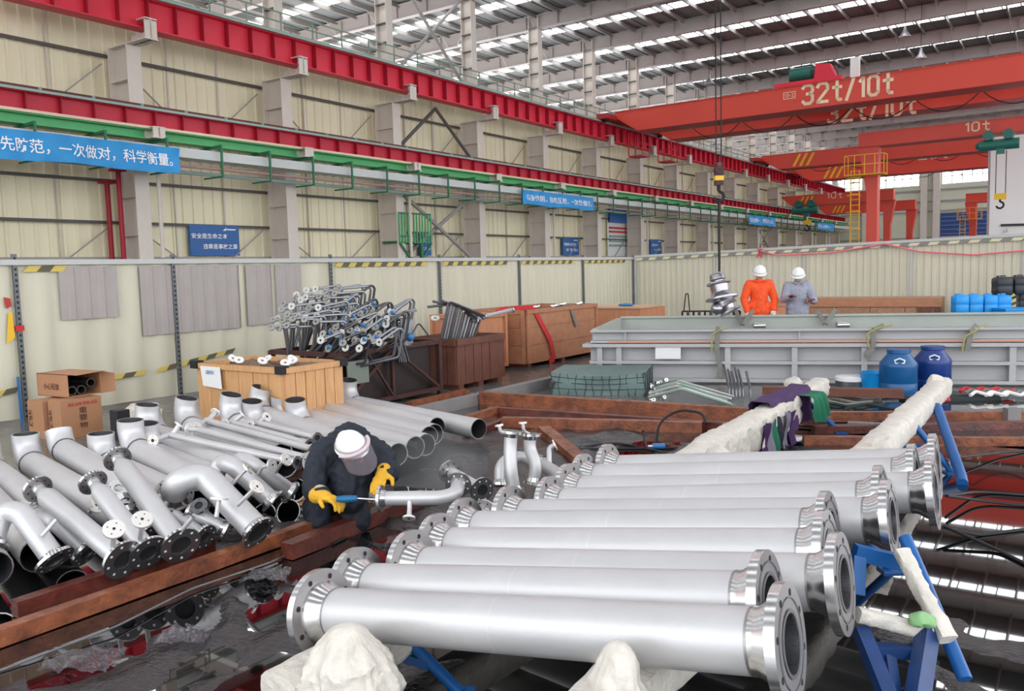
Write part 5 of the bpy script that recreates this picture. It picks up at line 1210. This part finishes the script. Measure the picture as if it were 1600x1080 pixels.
a.ball(c0_, (.045, .03, .022), 16); 
for i, v in enumerate(a.v): a.v[i] = v+V(*[noise.noise(v*30+V(k*9, 0, 0))*.02 for k in range(3)])
ex.append(('green_tape', a, wrapg))
trestle('right blue trestle under the pipe ends, its top beam wrapped in white sheet', -1.22, 2.0, 9.7, .478, .545, ((7.6, -.4, .35), (5.0, -.35, .35)), ex)
a = MB(); wrapbar(a, W(-2.45, 6.15, .255), W(-2.45, 8.5, .31), .24, .3, 60, .035, 8); ex2 = [('wrapped_bundle', a, wrapm)]
trestle('left trestle with a thick white wrapped beam, under the left pipe ends', -2.45, 1.95, 9.7, .298, .475, ((2.6, -.35, .35), (5.5, -.4, .4), (8.9, -.4, .4)), ex2)
for u, v, z, sx, sy, sz, l in ((1240, 600, .42, .1, .14, .075, 'white wrapped knob on the far end of the left trestle'), (1463, 600, .5, .09, .09, .1, 'white wrapped knob on the far end of the right trestle'), (1380, 700, .5, .07, .07, .09, 'small white wrapped hump behind the farthest pipe, right side'), (1120, 712, .44, .09, .09, .07, 'small white wrapped hump behind the farthest pipe, middle')):
    mb = MB(); c = G(u, v, z); mb.ball(c, (sx, sy, sz), 20)
    for i, p in enumerate(mb.v): mb.v[i] = p+V(*[noise.noise(p*14+V(k*9, 0, 0))*.03 for k in range(3)])
    solo('wrap_bundle', mb, wrapm, l, 'wrapping')
# sheets hanging at the near ends
def hump(c, sx, sy, sz, label, seed, top=None):
    mb = MB(); c = Vector(c); mb.ball(c, (sx, sy, sz), 36)
    for i, p in enumerate(mb.v):
        q = p-c; s_ = 1+.12*noise.noise(p*5+V(seed, 0, 0)); k = V(q.x*s_, q.y*s_, q.z)
        k += V(noise.noise(p*11+V(seed, 3, 0)), noise.noise(p*11+V(seed, 9, 0)), .4*noise.noise(p*11))*.018
        mb.v[i] = c+k
        if mb.v[i].z < .02: mb.v[i].z = .02
    solo('wrap_bundle', mb, wrapm, label, 'wrapping')
def tent(c, top, wx, wy, rot, label, seed, folds=9):
    mb = MB(); nu, nv = 110, 44; c = Vector(c); cr, sr = math.cos(rot), math.sin(rot)
    def f(i, j):
        th = 2*math.pi*i; t = j; fo = 1+(.10*math.sin(folds*th+seed)+.06*math.sin(folds*2.3*th+2*seed)*(1 if abs(i-.5) < .45 else 0))*t
        pr = (t**.55); x = math.cos(th)*wx*pr*fo; y = math.sin(th)*wy*pr*fo
        p = V(x*cr-y*sr, x*sr+y*cr, 0)+c; p.z = top*(1-t**1.25)+.02
        k = .012+.02*t; o = V(math.cos(th+rot), math.sin(th+rot), .25)
        rg = (1-2.6*abs(noise.noise(p*7+V(seed, 0, 0))))*.022+(1-2.6*abs(noise.noise(p*17+V(0, seed, 0))))*.010+(1-2.6*abs(noise.noise(p*38+V(0, seed, 0))))*.004
        return p+o*rg*min(1.3, t*3)+V(noise.noise(p*8), noise.noise(p*8+V(0, 5, 0)), 0)*k*min(1, t*3)
    mb.grid(f, nu, nv)
    solo('wrap_bundle', mb, wrapm, label, 'wrapping')
t0 = D(520, 985, 2.98); tent(V(t0.x+.05, t0.y, 0), t0.z, .21, .24, .6, 'large crumpled white wrap bulging below the nearest pipe, left side', 1)
t0 = D(968, 1012, 2.52); tent(V(t0.x, t0.y, 0), t0.z, .13, .2, .4, 'crumpled white wrap peak below the nearest pipe, middle', 5, 7)
# ------------------------------------------------------------------ purple and green cloth on the left trestle
T = Thing('draped_cloth', 'purple and green cloths hung over the far part of the left trestle', 'cloth')
def drape(c0, c1, drop, seed, w=.17):
    mb = MB()
    def f(i, j):
        c = c0.lerp(c1, i); s = j*2-1
        t = abs(s); side = -1 if s < 0 else 1
        x = side*min(t*3, 1)*.1; z = .03-(max(0, t-.25)*drop*(1+.25*noise.noise(V(i*3, seed, side))))
        wv = .03*math.sin(i*16+seed)*min(1, t*1.5)+.02*noise.noise(V(i*6, j*5, seed))
        d = (c1-c0).normalized(); n = V(d.y, -d.x, 0)
        return c + n*(x*(1+.5*t)+wv) + V(0, 0, z)+d*.03*math.sin(j*7+seed)
    mb.grid(f, 26, 24); return mb
T.part('purple_cloth', drape(W(-2.5, 7.7, .46), W(-2.45, 8.9, .48), .46, 1), purp)
T.part('green_cloth', drape(W(-2.3, 8.45, .42), W(-2.3, 8.85, .42), .34, 5), teal)
def strip(x, y, w_, z0, z1, s):
    mb = MB(); mb.grid(lambda i, j: W(x+.03*math.sin(i*6+s)+.02*math.sin(j*5+s), y+w_*i, z0+(z1-z0)*j+.015*math.sin(i*9)), 10, 10); return mb
for y, mm, z1 in ((7.15, purp, .03), (7.32, mat('violet_grey', (120, 114, 130), .7, var=.2, vs=6), .04), (7.47, teal, .03), (7.62, navy, .03), (7.78, mat('violet_grey', (120, 114, 130), .7), .04), (7.95, purp, .03)):
    T.part('hanging_strip', strip(-2.31, y, .15, .36, z1, y*9), mm)
T.done()
# ------------------------------------------------------------------ netted green box
T = Thing('netted_box', 'low box covered by a grey green tarp with a dark net, behind the long timber', 'box')
bl = G(862, 615, .02); brr = G(1008, 617, .02); t = (brr-bl); t.z = 0; L = t.length; t.normalize(); nn = V(-t.y, t.x, 0)
def q(s, n, z): return V(bl.x, bl.y, 0)+t*s+nn*n+V(0, 0, z)
a = MB(); zt = .33
def top(i, j): return q(L*i, .9*j, zt-.06*math.sin(math.pi*i)*math.cos(math.pi*j*.5)+.01*noise.noise(V(i*5, j*5, 1)))
a.grid(top, 16, 8); a.grid(lambda i, j: q(L*i, .0-.02*math.sin(i*9)*j*(1-j)*4, 0+j*(zt-.06*math.sin(math.pi*i))), 16, 4); a.grid(lambda i, j: q(L+.0, .9*i, j*zt), 6, 4); a.grid(lambda i, j: q(0, .9*i, j*zt), 6, 4); T.part('tarp', a, netg)
a = MB()
for i in range(12):
    s = L*i/11; pts = [q(s+.02*math.sin(i*3+j), -.012, .0+j*(zt-.05*math.sin(math.pi*i/11))/4) for j in range(5)]; a.tube(pts, .005, 4)
for j in (.1, .19, .27): a.tube([q(L*i/8, -.013, j-.05*math.sin(math.pi*i/8)*j/.3) for i in range(9)], .005, 4)
for i in range(5): a.tube([q(L+.01, .9*i/4, .0), q(L+.01, .9*i/4, zt)], .008, 4)
T.part('net', a, netd); 
a = MB(); a.bar(q(-.0, -.02, .12), q(.03, -.05, .2), .05, .05); T.part('buckle', a, galv); T.done()
# ------------------------------------------------------------------ bent tubes and bits behind the timbers
for k in range(9):
    p = G(1018+rnd.uniform(-6, 10), 604+k*2.2, .05+.03*(k % 3)); m_ = G(1060+rnd.uniform(-6, 8), 594+k*1.8, .2+.01*k); e_ = G(1140+rnd.uniform(-8, 12), 618+k*1.9, .05)
    rod([p, m_, e_], .017, steel if k % 2 else greenr, 'bent thin tube in the flat pile right of the netted box', 'bent tubes right of the netted box', .03, machined)
for k in range(6):
    b_ = G(1140+k*5.4 + (6 if k == 5 else 0), 620, .02); t_ = D(1132+k*5.4+(7 if k == 5 else 0), 575+3*(k % 3), 11.6)
    rod([t_, b_+V(0, .02, .1), b_], .018, galv, 'upright thin grey tube standing before the frame', 'upright tubes before the frame')
for k in range(14):
    c = G(1028+rnd.uniform(-12, 14), 600+rnd.uniform(-10, 26), .06+.02*(k % 3)); T = Thing('tube_end_flange', 'tiny flange end in the cluster beside the netted box', 'flange', 'tiny flanges beside the netted box'); a = MB(); flange(a, c, V(rnd.uniform(-1, 1), -1, .4), .03, .01, .012, 4, n_=12); T.part('ring', a, [machined, dark]); T.done()
for k in range(10):
    u = 1262+rnd.uniform(-30, 70); v = 622+rnd.uniform(-6, 18)
    mb = MB(); p = G(u, v, .04); mb.tube(fillet([p, p+V(.3, .05, .05), p+V(.55, -.1, .0), p+V(.9, .0, .02)], .1), .02, 6)
    solo('webbing_strip', mb, slingg if k % 3 else netd, 'grey green webbing strip in the tangle behind the left trestle end', 'sling', 'webbing tangle behind the left trestle')
T = Thing('strap_pile', 'red and grey strap pile on a dark board, right of the blue barrels', 'straps')
a = MB(); a.bar(G(1415, 626, .03), G(1552, 620, .03), .3, .04); T.part('board', a, netd)
for k in range(9):
    a = MB(); p = G(1500+k*8, 612+3*(k % 3), .08); a.tube(fillet([p, p+V(.1, .06, .04), p+V(.22, -.05, 0), p+V(.3, .03, .02)], .04), .022, 6); T.part('strap', a, [slingr, slingg, white][k % 3])
T.done()
T = Thing('steel_bar', 'flat grey bar across the far end of the right trestle', 'bar'); a = MB(); a.bar(D(1418, 620, 8.9), D(1478, 622, 8.6), .05, .03); T.part('bar', a, galvd); a = MB(); a.ball(D(1476, 624, 8.55), (.06, .05, .035), 10); T.part('red_rag', a, slingr); T.done()
# ------------------------------------------------------------------ spools being worked on
CP = 'spools in the middle of the basin'
spool('spool the worker grinds, lying between his gloves and the bent end', [D(597, 779, 5.3), D(690, 778, 5.25), D(712, 772, 5.3), D(716, 758, 5.45)], .046, .085, .085, [([D(640, 779, 5.25), D(640, 795, 5.23), D(639, 808, 5.2)], .04, .016)], CP, bend=.12)
spool('straight spool pointing away behind the bent end, a round flange on each end', [D(704, 738, 6.0), D(752, 765, 5.6)], .042, .085, .085, [], CP)
spool('left S shaped spool standing upright on its flange', [D(799, 677, 5.9), D(797, 700, 5.9), D(798, 735, 5.85), D(803, 766, 5.85)], .047, .085, .09, [([D(792, 676, 5.86), D(782, 676, 5.8), D(780, 666, 5.8)], .03, .012)], CP, bend=.3)
spool('right S shaped spool standing behind the left one', [D(828, 681, 6.1), D(827, 700, 6.1), D(838, 728, 6.05), D(834, 752, 6.05)], .046, .085, .085, [([D(826, 678, 6.05), D(818, 674, 6.0), D(817, 662, 6.0)], .03, .012)], CP, bend=.3)
spool('U bent spool lying behind the two upright ones', [D(781, 756, 6.1), D(782, 722, 6.15), D(815, 712, 6.25), D(836, 726, 6.25)], .044, .07, None, [], CP, bend=.14)
spool('spool with a small valve branch, right behind the upright pair', [D(846, 726, 6.3), D(890, 752, 5.9)], .05, .07, .08, [([D(858, 728, 6.25), D(858, 700, 6.3), D(866, 696, 6.3)], .045, .02)], CP)
spool('short spool lying low by the left flange of the fifth large pipe', [D(756, 802, 5.2), D(738, 822, 5.0)], .045, .085, .08, [], CP)
# cables
cb = lambda pts, r=.012: fillet([G(*p) for p in pts], .25, 5)
for pts, l in (([(1000, 650, .03), (1010, 700, .03), (1048, 712, .03)], 'black hose curving by the left wrapped beam'), ([(905, 700, .03), (960, 690, .03), (1050, 710, .03)], 'black cable lying between the slanting timber and the wrapped beam'), ([(880, 702, .03), (1060, 700, .03)], 'thin black cable in the water behind the pipe rows'),
               ([(1478, 775, .1), (1530, 768, .03), (1620, 775, .03)], 'black cable leaving the eighth pipe towards the right edge'), ([(1495, 715, .1), (1560, 708, .05), (1620, 702, .03)], 'straight black cable crossing the red reflection'), ([(1465, 822, .1), (1530, 836, .03), (1620, 825, .03)], 'black cable sagging below the eighth pipe'), ([(1475, 822, .1), (1560, 860, .03), (1620, 890, .03)], 'black cable running down to the right edge'),
               ([(0, 1048, .03), (180, 980, .05), (300, 920, .04), (420, 880, .04), (600, 800, .03)], 'thin pale hose running along the black sheet beside the timber'), ([(520, 850, .03), (620, 800, .03), (760, 760, .03)], 'black cable under the worked spool'), ([(1480, 775, .12), (1530, 782, .04), (1620, 792, .03)], 'second black cable leaving the eighth pipe')):
    mb = MB(); mb.tube(cb(pts), .006 if 'pale' in l else .011, 7); solo('cable', mb, galv if 'pale' in l else black, l, 'cable')
mb = MB(); mb.tube(fillet([D(1025, 700, 7.6), D(1028, 660, 7.6), D(1060, 640, 7.6), D(1098, 645, 7.5), D(1104, 662, 7.4)], .2, 8), .012, 7); solo('cable', mb, black, 'black hose loop standing up beside the left wrapped beam', 'cable')
T = Thing('hose_coupling', 'blue hose coupling at the left end of the wrapped beam', 'coupling'); a = MB(); c = D(1030, 697, 7.3); a.tube([c-V(.06, 0, 0), c+V(.05, 0, 0)], .025, 10); T.part('body', a, capb); a = MB(); a.tube([c-V(.1, 0, 0), c-V(.06, 0, 0)], .014, 8); T.part('tip', a, machined); T.done()
for k, (u, v, s) in enumerate(((130, 1040, .16), (290, 1000, .12), (420, 905, .12), (1225, 905, .2), (640, 850, .15))):
    mb = MB(); c = G(u, v, .03)
    mb.grid(lambda i, j: c+V((i-.5)*s*2, (j-.5)*s*1.4, .02+.05*abs(noise.noise(V(i*3+k, j*4, k)))+.015*noise.noise(V(i*13, j*13, k))), 26, 20)
    solo('plastic_film', mb, mat('clear_film', (104, 100, 106), .1, alpha=.4, spec=.9), ['crumpled clear film at the lower left corner of the basin', 'crumpled clear film left of the nearest flange', 'crumpled clear film beside the pale hose', 'crumpled clear film right of the second pipe end', 'crumpled clear film before the worker'][k], 'film')
# ================================================================== people
def chain(mb, pts, rad, n=12):
    for i in range(len(pts)-1):
        mb.tube([pts[i], pts[i+1]], [rad[i], rad[i+1]], n)
    for p, r in zip(pts, rad): mb.ball(p, r*.99, n)
def fused(name, mb, m_, vox=.012, smooth=3, noi=0., ns=8):
    me = bpy.data.meshes.new('tmp'); me.from_pydata([tuple(p) for p in mb.v], [], mb.f); me.update()
    ob = bpy.data.objects.new('tmp', me); COL.objects.link(ob)
    md = ob.modifiers.new('r', 'REMESH'); md.mode = 'VOXEL'; md.voxel_size = vox
    ms = ob.modifiers.new('s', 'SMOOTH'); ms.factor = .6; ms.iterations = smooth
    dg = bpy.context.evaluated_depsgraph_get(); dg.update()
    m2 = bpy.data.meshes.new_from_object(ob.evaluated_get(dg)); out = MB()
    vs = [v.co.copy() for v in m2.vertices]
    if noi:
        nn = [v.normal.copy() for v in m2.vertices]
        vs = [v + n*(noi*(1-2*abs(noise.noise(v*ns)))*.6 + noi*.6*noise.noise(v*ns*2.3)) for v, n in zip(vs, nn)]
    out.add(vs, [tuple(p.vertices) for p in m2.polygons], 0, True)
    bpy.data.objects.remove(ob); bpy.data.meshes.remove(m2); bpy.data.meshes.remove(me); return out
def helmet(T, c, up, fwd, r=.135, m_=None):
    up = up.normalized(); fwd = (fwd-up*fwd.dot(up)).normalized(); sd = up.cross(fwd)
    q = Matrix((fwd, sd, up)).transposed()
    a = MB(); n = 28; rings = 10; vs = []; fs = []
    for i in range(rings+1):
        t = math.pi*.5*i/rings
        for j in range(n):
            s = 2*math.pi*j/n; rr = math.sin(t)
            p = V(r*1.12*rr*math.cos(s), r*.95*rr*math.sin(s), r*1.0*math.cos(t))
            if abs(math.sin(s)) < .3: p.z += .006*math.sin(t*2)
            vs.append(c+q @ p)
    for i in range(rings): fs += [(i*n+j, (i+1)*n+j, (i+1)*n+(j+1)%n, i*n+(j+1)%n) for j in range(n)]
    a.add(vs, fs, 0, True)
    vs = []
    for k, (e, z) in enumerate(((1.0, 0), (1.12, -.012), (1.1, -.02), (.96, -.012))):
        for j in range(n):
            s = 2*math.pi*j/n; fr = 1+.16*max(0, math.cos(s))**2*(k in (1, 2)); vs.append(c+q @ V(r*1.12*e*fr*math.cos(s), r*.95*e*math.sin(s), z-.012*max(0, math.cos(s))*(k in (1, 2))))
    a.add(vs, [(i*n+j, (i+1)*n+j, (i+1)*n+(j+1)%n, i*n+(j+1)%n) for i in range(3) for j in range(n)], 0, True)
    k = T.part('helmet', a, m_ or helm)
    a = MB(); a.tube([c+q @ V(r*1.14*math.cos(t), r*.97*math.sin(t), .012) for t in [2*math.pi*i/28 for i in range(29)]], .006, 5); T.part('helmet_band', a, greysh, under=k)
    for s in (-.35, .35):
        a = MB(); p = c+q @ V(-r*.7, r*s, r*.62); a.ball(p, (.018, .008, .004), 8, q=q); T.part('vent', a, dark, under=k)
    return q
def face(T, c, q, r=.1, mask=False):
    # features on the head: q columns are forward, side, up
    a = MB(); o = c+q @ V(r*.98, 0, -.01); a.tube([c+q @ V(r*.92, 0, .03), c+q @ V(r*1.2, 0, -.012), c+q @ V(r*.95, 0, -.022)], [.008, .015, .01], 8); T.part('nose', a, skin)
    for s in (-1, 1):
        a = MB(); a.ball(c+q @ V(r*.9, .032*s, .022), .011, 8); T.part('eye', a, dark)
        a = MB(); a.ball(c+q @ V(0, r*.92*s, 0), (.02, .01, .03), 8, q=q); T.part('ear', a, skin)
    a = MB(); a.ball(c+q @ V(r*.93, 0, -.055), (.008, .025, .006), 8, q=q); T.part('mouth', a, cardr)
    if mask:
        a = MB(); a.ball(c+q @ V(r*.62, 0, -.045), (.055, .07, .055), 14, q=q); T.part('dust_mask', a, greysh)
def hand(o, fwd, palm, m_, side=1, curl=.9, s=1.):
    """closed shape of palm + five bent fingers, fused"""
    fwd = fwd.normalized(); palm = (palm-fwd*palm.dot(fwd)).normalized(); sd = fwd.cross(palm)*side
    a = MB(); q = Matrix((fwd, sd, palm)).transposed()
    a.ball(o+fwd*.045*s, (.052*s, .044*s, .022*s), 14, q=q)
    for i, (w_, L) in enumerate(((-.033, .062), (-.012, .075), (.011, .07), (.031, .055))):
        p = o+fwd*.08*s+sd*w_*s; pts = [p]; ang = .15
        for k, l in enumerate((.42, .33, .25)):
            p = p + (fwd*math.cos(ang)+palm*math.sin(ang))*L*l*s*1.15; pts.append(p); ang += curl*(.75 if k else .9)
        chain(a, pts, [.0115*s, .011*s, .010*s, .009*s], 10)
    p = o+fwd*.02*s-sd*.036*s; pts = [p, p-sd*.03*s+fwd*.025*s+palm*.01*s, p-sd*.034*s+fwd*.055*s+palm*.03*s]
    chain(a, pts, [.015*s, .0125*s, .0105*s], 10)
    return a
# ---- kneeling worker, bent over the spool
T = Thing('person', 'kneeling person in a dark overall, white helmet, face shield and yellow gloves', 'person')
hd = D(549, 700, 5.55); 
shR = D(506, 708, 5.75); shL = D(598, 716, 5.8); chest = D(548, 742, 5.8); bk = D(548, 692, 6.0); pel = D(528, 775, 6.2); pel.z = .33
elR = D(490, 766, 5.6); wrR = D(505, 776, 5.42); elL = D(606, 738, 5.75); wrL = D(597, 742, 5.62)
kR = D(498, 826, 5.75); kR.z = .1; kL = D(560, 830, 5.75); kL.z = .1
fR = kR + V(-.15, .42, 0); fL = kL + V(-.1, .45, 0); fR.z = .09; fL.z = .09
a = MB(); neck = hd.lerp(bk, .5)
chain(a, [hd, neck, bk, chest.lerp(pel, .4), pel], [.09, .06, .1, .13, .13]); chain(a, [bk, shR, elR, wrR], [.09, .06, .045, .033]); chain(a, [bk, shL, elL, wrL], [.09, .06, .045, .033]); chain(a, [pel, kR, fR], [.1, .06, .045]); chain(a, [pel, kL, fL], [.1, .06, .045])
T.part('body', fused('b', a, skin, .016), skin)
a = MB(); chain(a, [neck.lerp(bk, .6), bk, chest, pel.lerp(chest, .3), pel], [.08, .145, .175, .165, .16], 16); chain(a, [bk, shR, shR.lerp(elR, .5)+V(-.02, 0, 0), elR, wrR.lerp(elR, .2)], [.12, .092, .08, .068, .055], 14); chain(a, [bk, shL, elL+V(.01, 0, 0), wrL.lerp(elL, .25)], [.12, .092, .07, .055], 14); chain(a, [shR, shL], [.088, .088]); chain(a, [chest, D(545, 775, 5.7)], [.15, .12])
T.part('jacket', fused('j', a, navy, .011, 3, .02, 11), navy)
a = MB(); chain(a, [pel, pel.lerp(kR, .6)+V(0, 0, .04), kR], [.17, .12, .085], 14); chain(a, [pel, pel.lerp(kL, .6)+V(0, 0, .04), kL], [.17, .12, .085], 14); chain(a, [kR, fR], [.08, .06]); chain(a, [kL, fL], [.08, .06])
T.part('trousers', fused('t', a, navy, .012, 3, .018, 11), navy)
for f_ in (fR, fL): a = MB(); chain(a, [f_, f_+V(-.03, .1, -.02)], [.055, .045]); T.part('boot', a, boot)
hup = V(-.15, -.45, .88); hfw = V(.62, -.52, -.25)
q = helmet(T, hd+V(0, 0, .01)+hup.normalized()*.015, hup, hfw, .1)
face(T, hd-hup.normalized()*.03, q, .076)
a = MB(); o = hd+hup.normalized()*.03
def vis(i, j): t = (i-.5)*2.5; return o+q @ V(.132*math.cos(t)+.03*j, .122*math.sin(t), .0-.17*j*(1-.3*abs(i-.5)**2*4))
a.grid(vis, 24, 8); T.part('face_shield', a, visor)
a = MB(); a.tube([o+q @ V(.13*math.cos(t), .12*math.sin(t), .0) for t in [-1.3+2.6*i/20 for i in range(21)]], .013, 7); T.part('shield_band', a, mat('pale_band', (206, 186, 196), .5))
a = MB(); a.add([chest+V(.12, -.16, .1), chest+V(.2, -.14, .1), chest+V(.2, -.1, -.3), chest+V(.1, -.14, -.32)], [(0, 1, 2, 3)]); T.part('apron_strip', a, greyov) if False else None
tool0 = D(533, 780, 5.34); tool1 = D(560, 780, 5.32)
a = hand(wrR, (tool0-wrR)+V(.02, -.02, -.02), V(.2, -.3, -1), glovem, 1, .8, 1.25); chain(a, [wrR-(tool0-wrR).normalized()*.06, wrR+(tool0-wrR).normalized()*.02], [.055, .042]); T.part('glove', fused('g', a, glovem, .006, 2), glovem, label='yellow glove gripping the blue grinder')
dl = (D(583, 772, 5.4)-wrL)
a = hand(wrL, dl, V(0, -.6, -.6), glovem, -1, .25, 1.25); chain(a, [wrL-dl.normalized()*.06, wrL+dl.normalized()*.02], [.052, .042]); T.part('glove', fused('g', a, glovem, .006, 2), glovem, label='yellow glove with spread fingers')
a = MB(); d_ = (wrR-elR).normalized(); a.tube([wrR-d_*.09, wrR-d_*.055], .062, 16); T.part('cuff', a, mat('cuff_pale', (206, 190, 160), .7))
T.done()
T = Thing('grinder', 'blue hand grinder with a thin steel rod, held in the yellow glove', 'tool')
a = MB(); a.tube([D(526, 780, 5.3), D(540, 780, 5.3), D(558, 779, 5.3)], [.018, .025, .02], 12); T.part('handle', a, handle)
a = MB(); a.tube([D(558, 779, 5.3), D(592, 781, 5.28)], .006, 8); T.part('rod', a, machined)
T.done()
# ---- standing workers behind the frame
def stander(label, u, v, dp, tilt, jm, tm, gm, hands, m_=None, mask=False, hvec=None):
    T = Thing('person', label, 'person')
    top = D(u, v, dp); hc = top-V(0, 0, .14); b = V(top.x, top.y, 0)
    hgt = top.z; ft = b; s = hgt/1.8
    def P(x, y, z): return b+V(x*s, y*s, z*s)
    hd = P(0, -.04, 1.63); nk = P(0, 0, 1.5); chest = P(0, .0, 1.3); pel = P(0, .02, .95)
    sR = P(-.19, 0, 1.42); sL = P(.19, 0, 1.42); eR, wR, eL, wL = [P(*k) for k in hands]
    a = MB(); chain(a, [hd, P(0, -.04, 1.56), nk, chest, P(0, 0, 1.1), pel], [.088, .07, .055, .11, .1, .12]); chain(a, [chest, sR, eR, wR], [.1, .055, .04, .03]); chain(a, [chest, sL, eL, wL], [.1, .055, .04, .03])
    for sx in (-1, 1): chain(a, [P(.09*sx, .02, .92), P(.1*sx, 0, .5), P(.11*sx, .02, .08), P(.12*sx, -.1, .05)], [.09, .058, .042, .04])
    T.part('body', fused('b', a, skin, .014), skin)
    a = MB(); chain(a, [P(0, .01, 1.47), chest, P(0, 0, 1.12), P(0, .01, .9)], [.085, .165, .16, .175], 16); chain(a, [P(-.1, 0, 1.36), P(.1, 0, 1.36)], [.13, .13]); chain(a, [P(-.1, 0, 1.0), P(.1, 0, 1.0)], [.13, .13]); chain(a, [P(-.09, 0, .88), P(.09, 0, .88)], [.13, .13])
    for S_, E2, W2 in ((sR, eR, wR), (sL, eL, wL)): chain(a, [P(0, 0, 1.37), S_, E2, W2.lerp(E2, .12)], [.12, .095, .07, .055], 14)
    jk = T.part('jacket', fused('j', a, jm, .011, 3, .009, 9), jm)
    a = MB()
    for k in range(5): a.ball(P(.0, -.172, 1.34-.1*k), .012, 8)
    T.part('buttons', a, jm, under=jk)
    a = MB()
    for sx in (-1, 1): a.bar(P(.04*sx, -.15, 1.47), P(.1*sx, -.09, 1.5), .05, .02)
    T.part('collar', a, jm, under=jk)
    a = MB()
    for sx in (-1, 1): chain(a, [P(.08*sx, .02, .92), P(.1*sx, 0, .5), P(.11*sx, .02, .12)], [.125, .09, .075], 14)
    T.part('trousers', fused('t', a, tm, .014, 3, .008, 9), tm)
    for sx in (-1, 1): a = MB(); chain(a, [P(.11*sx, .02, .07), P(.12*sx, -.13, .055)], [.06, .05]); T.part('boot', a, boot)
    up = V(0, tilt, 1); q = helmet(T, hd+V(0, 0, .035), V(hvec[0]*.3, -.35, 1) if hvec else V(0, -.3, 1), V(hvec[0], -1, -.3) if hvec else V(0, -1, -.3), .128)
    face(T, hd, q, .092, mask)
    for w_, e_, sd in ((wR, eR, 1), (wL, eL, -1)):
        a = hand(w_, (w_-e_), V(0, -.6, -.6), gm, sd, .5, 1.1); chain(a, [w_-(w_-e_).normalized()*.04, w_], [.045, .04]); T.part('glove', fused('g', a, gm, .007, 2), gm)
    T.done(); return P
P = stander('person in an orange jacket and white helmet, looking down by the hanging fitting', 1186, 414, 15.9, 0, orange, navy, glovew,
        ((-.30, -.02, 1.14), (-.26, -.12, .88), (.30, .0, 1.14), (.26, -.1, .9)), hvec=(-.15,))
stander('person in grey overalls, white helmet and dust mask, hands raised to the front', 1246, 418, 15.9, 0, greyov, greyov, glover,
        ((-.30, -.08, 1.16), (-.24, -.3, 1.22), (.32, -.05, 1.12), (.18, -.28, 1.14)), mask=True, hvec=(-.4,))

mm = bpy.data.materials.new('water_mist'); mm.use_nodes = True; nt = mm.node_tree; nt.nodes.remove(nt.nodes['Principled BSDF'])
vs_ = nt.nodes.new('ShaderNodeVolumeScatter'); vs_.inputs['Density'].default_value = .32; vs_.inputs['Color'].default_value = (.95, .95, .97, 1); nt.links.new(vs_.outputs[0], nt.nodes['Material Output'].inputs['Volume'])
mb = MB(); mb.ball(D(676, 728, 6.2), (.42, .34, .26), 24)
solo('water_mist', mb, mm, 'thin white mist drifting right of the kneeling worker', 'mist', kind='stuff')
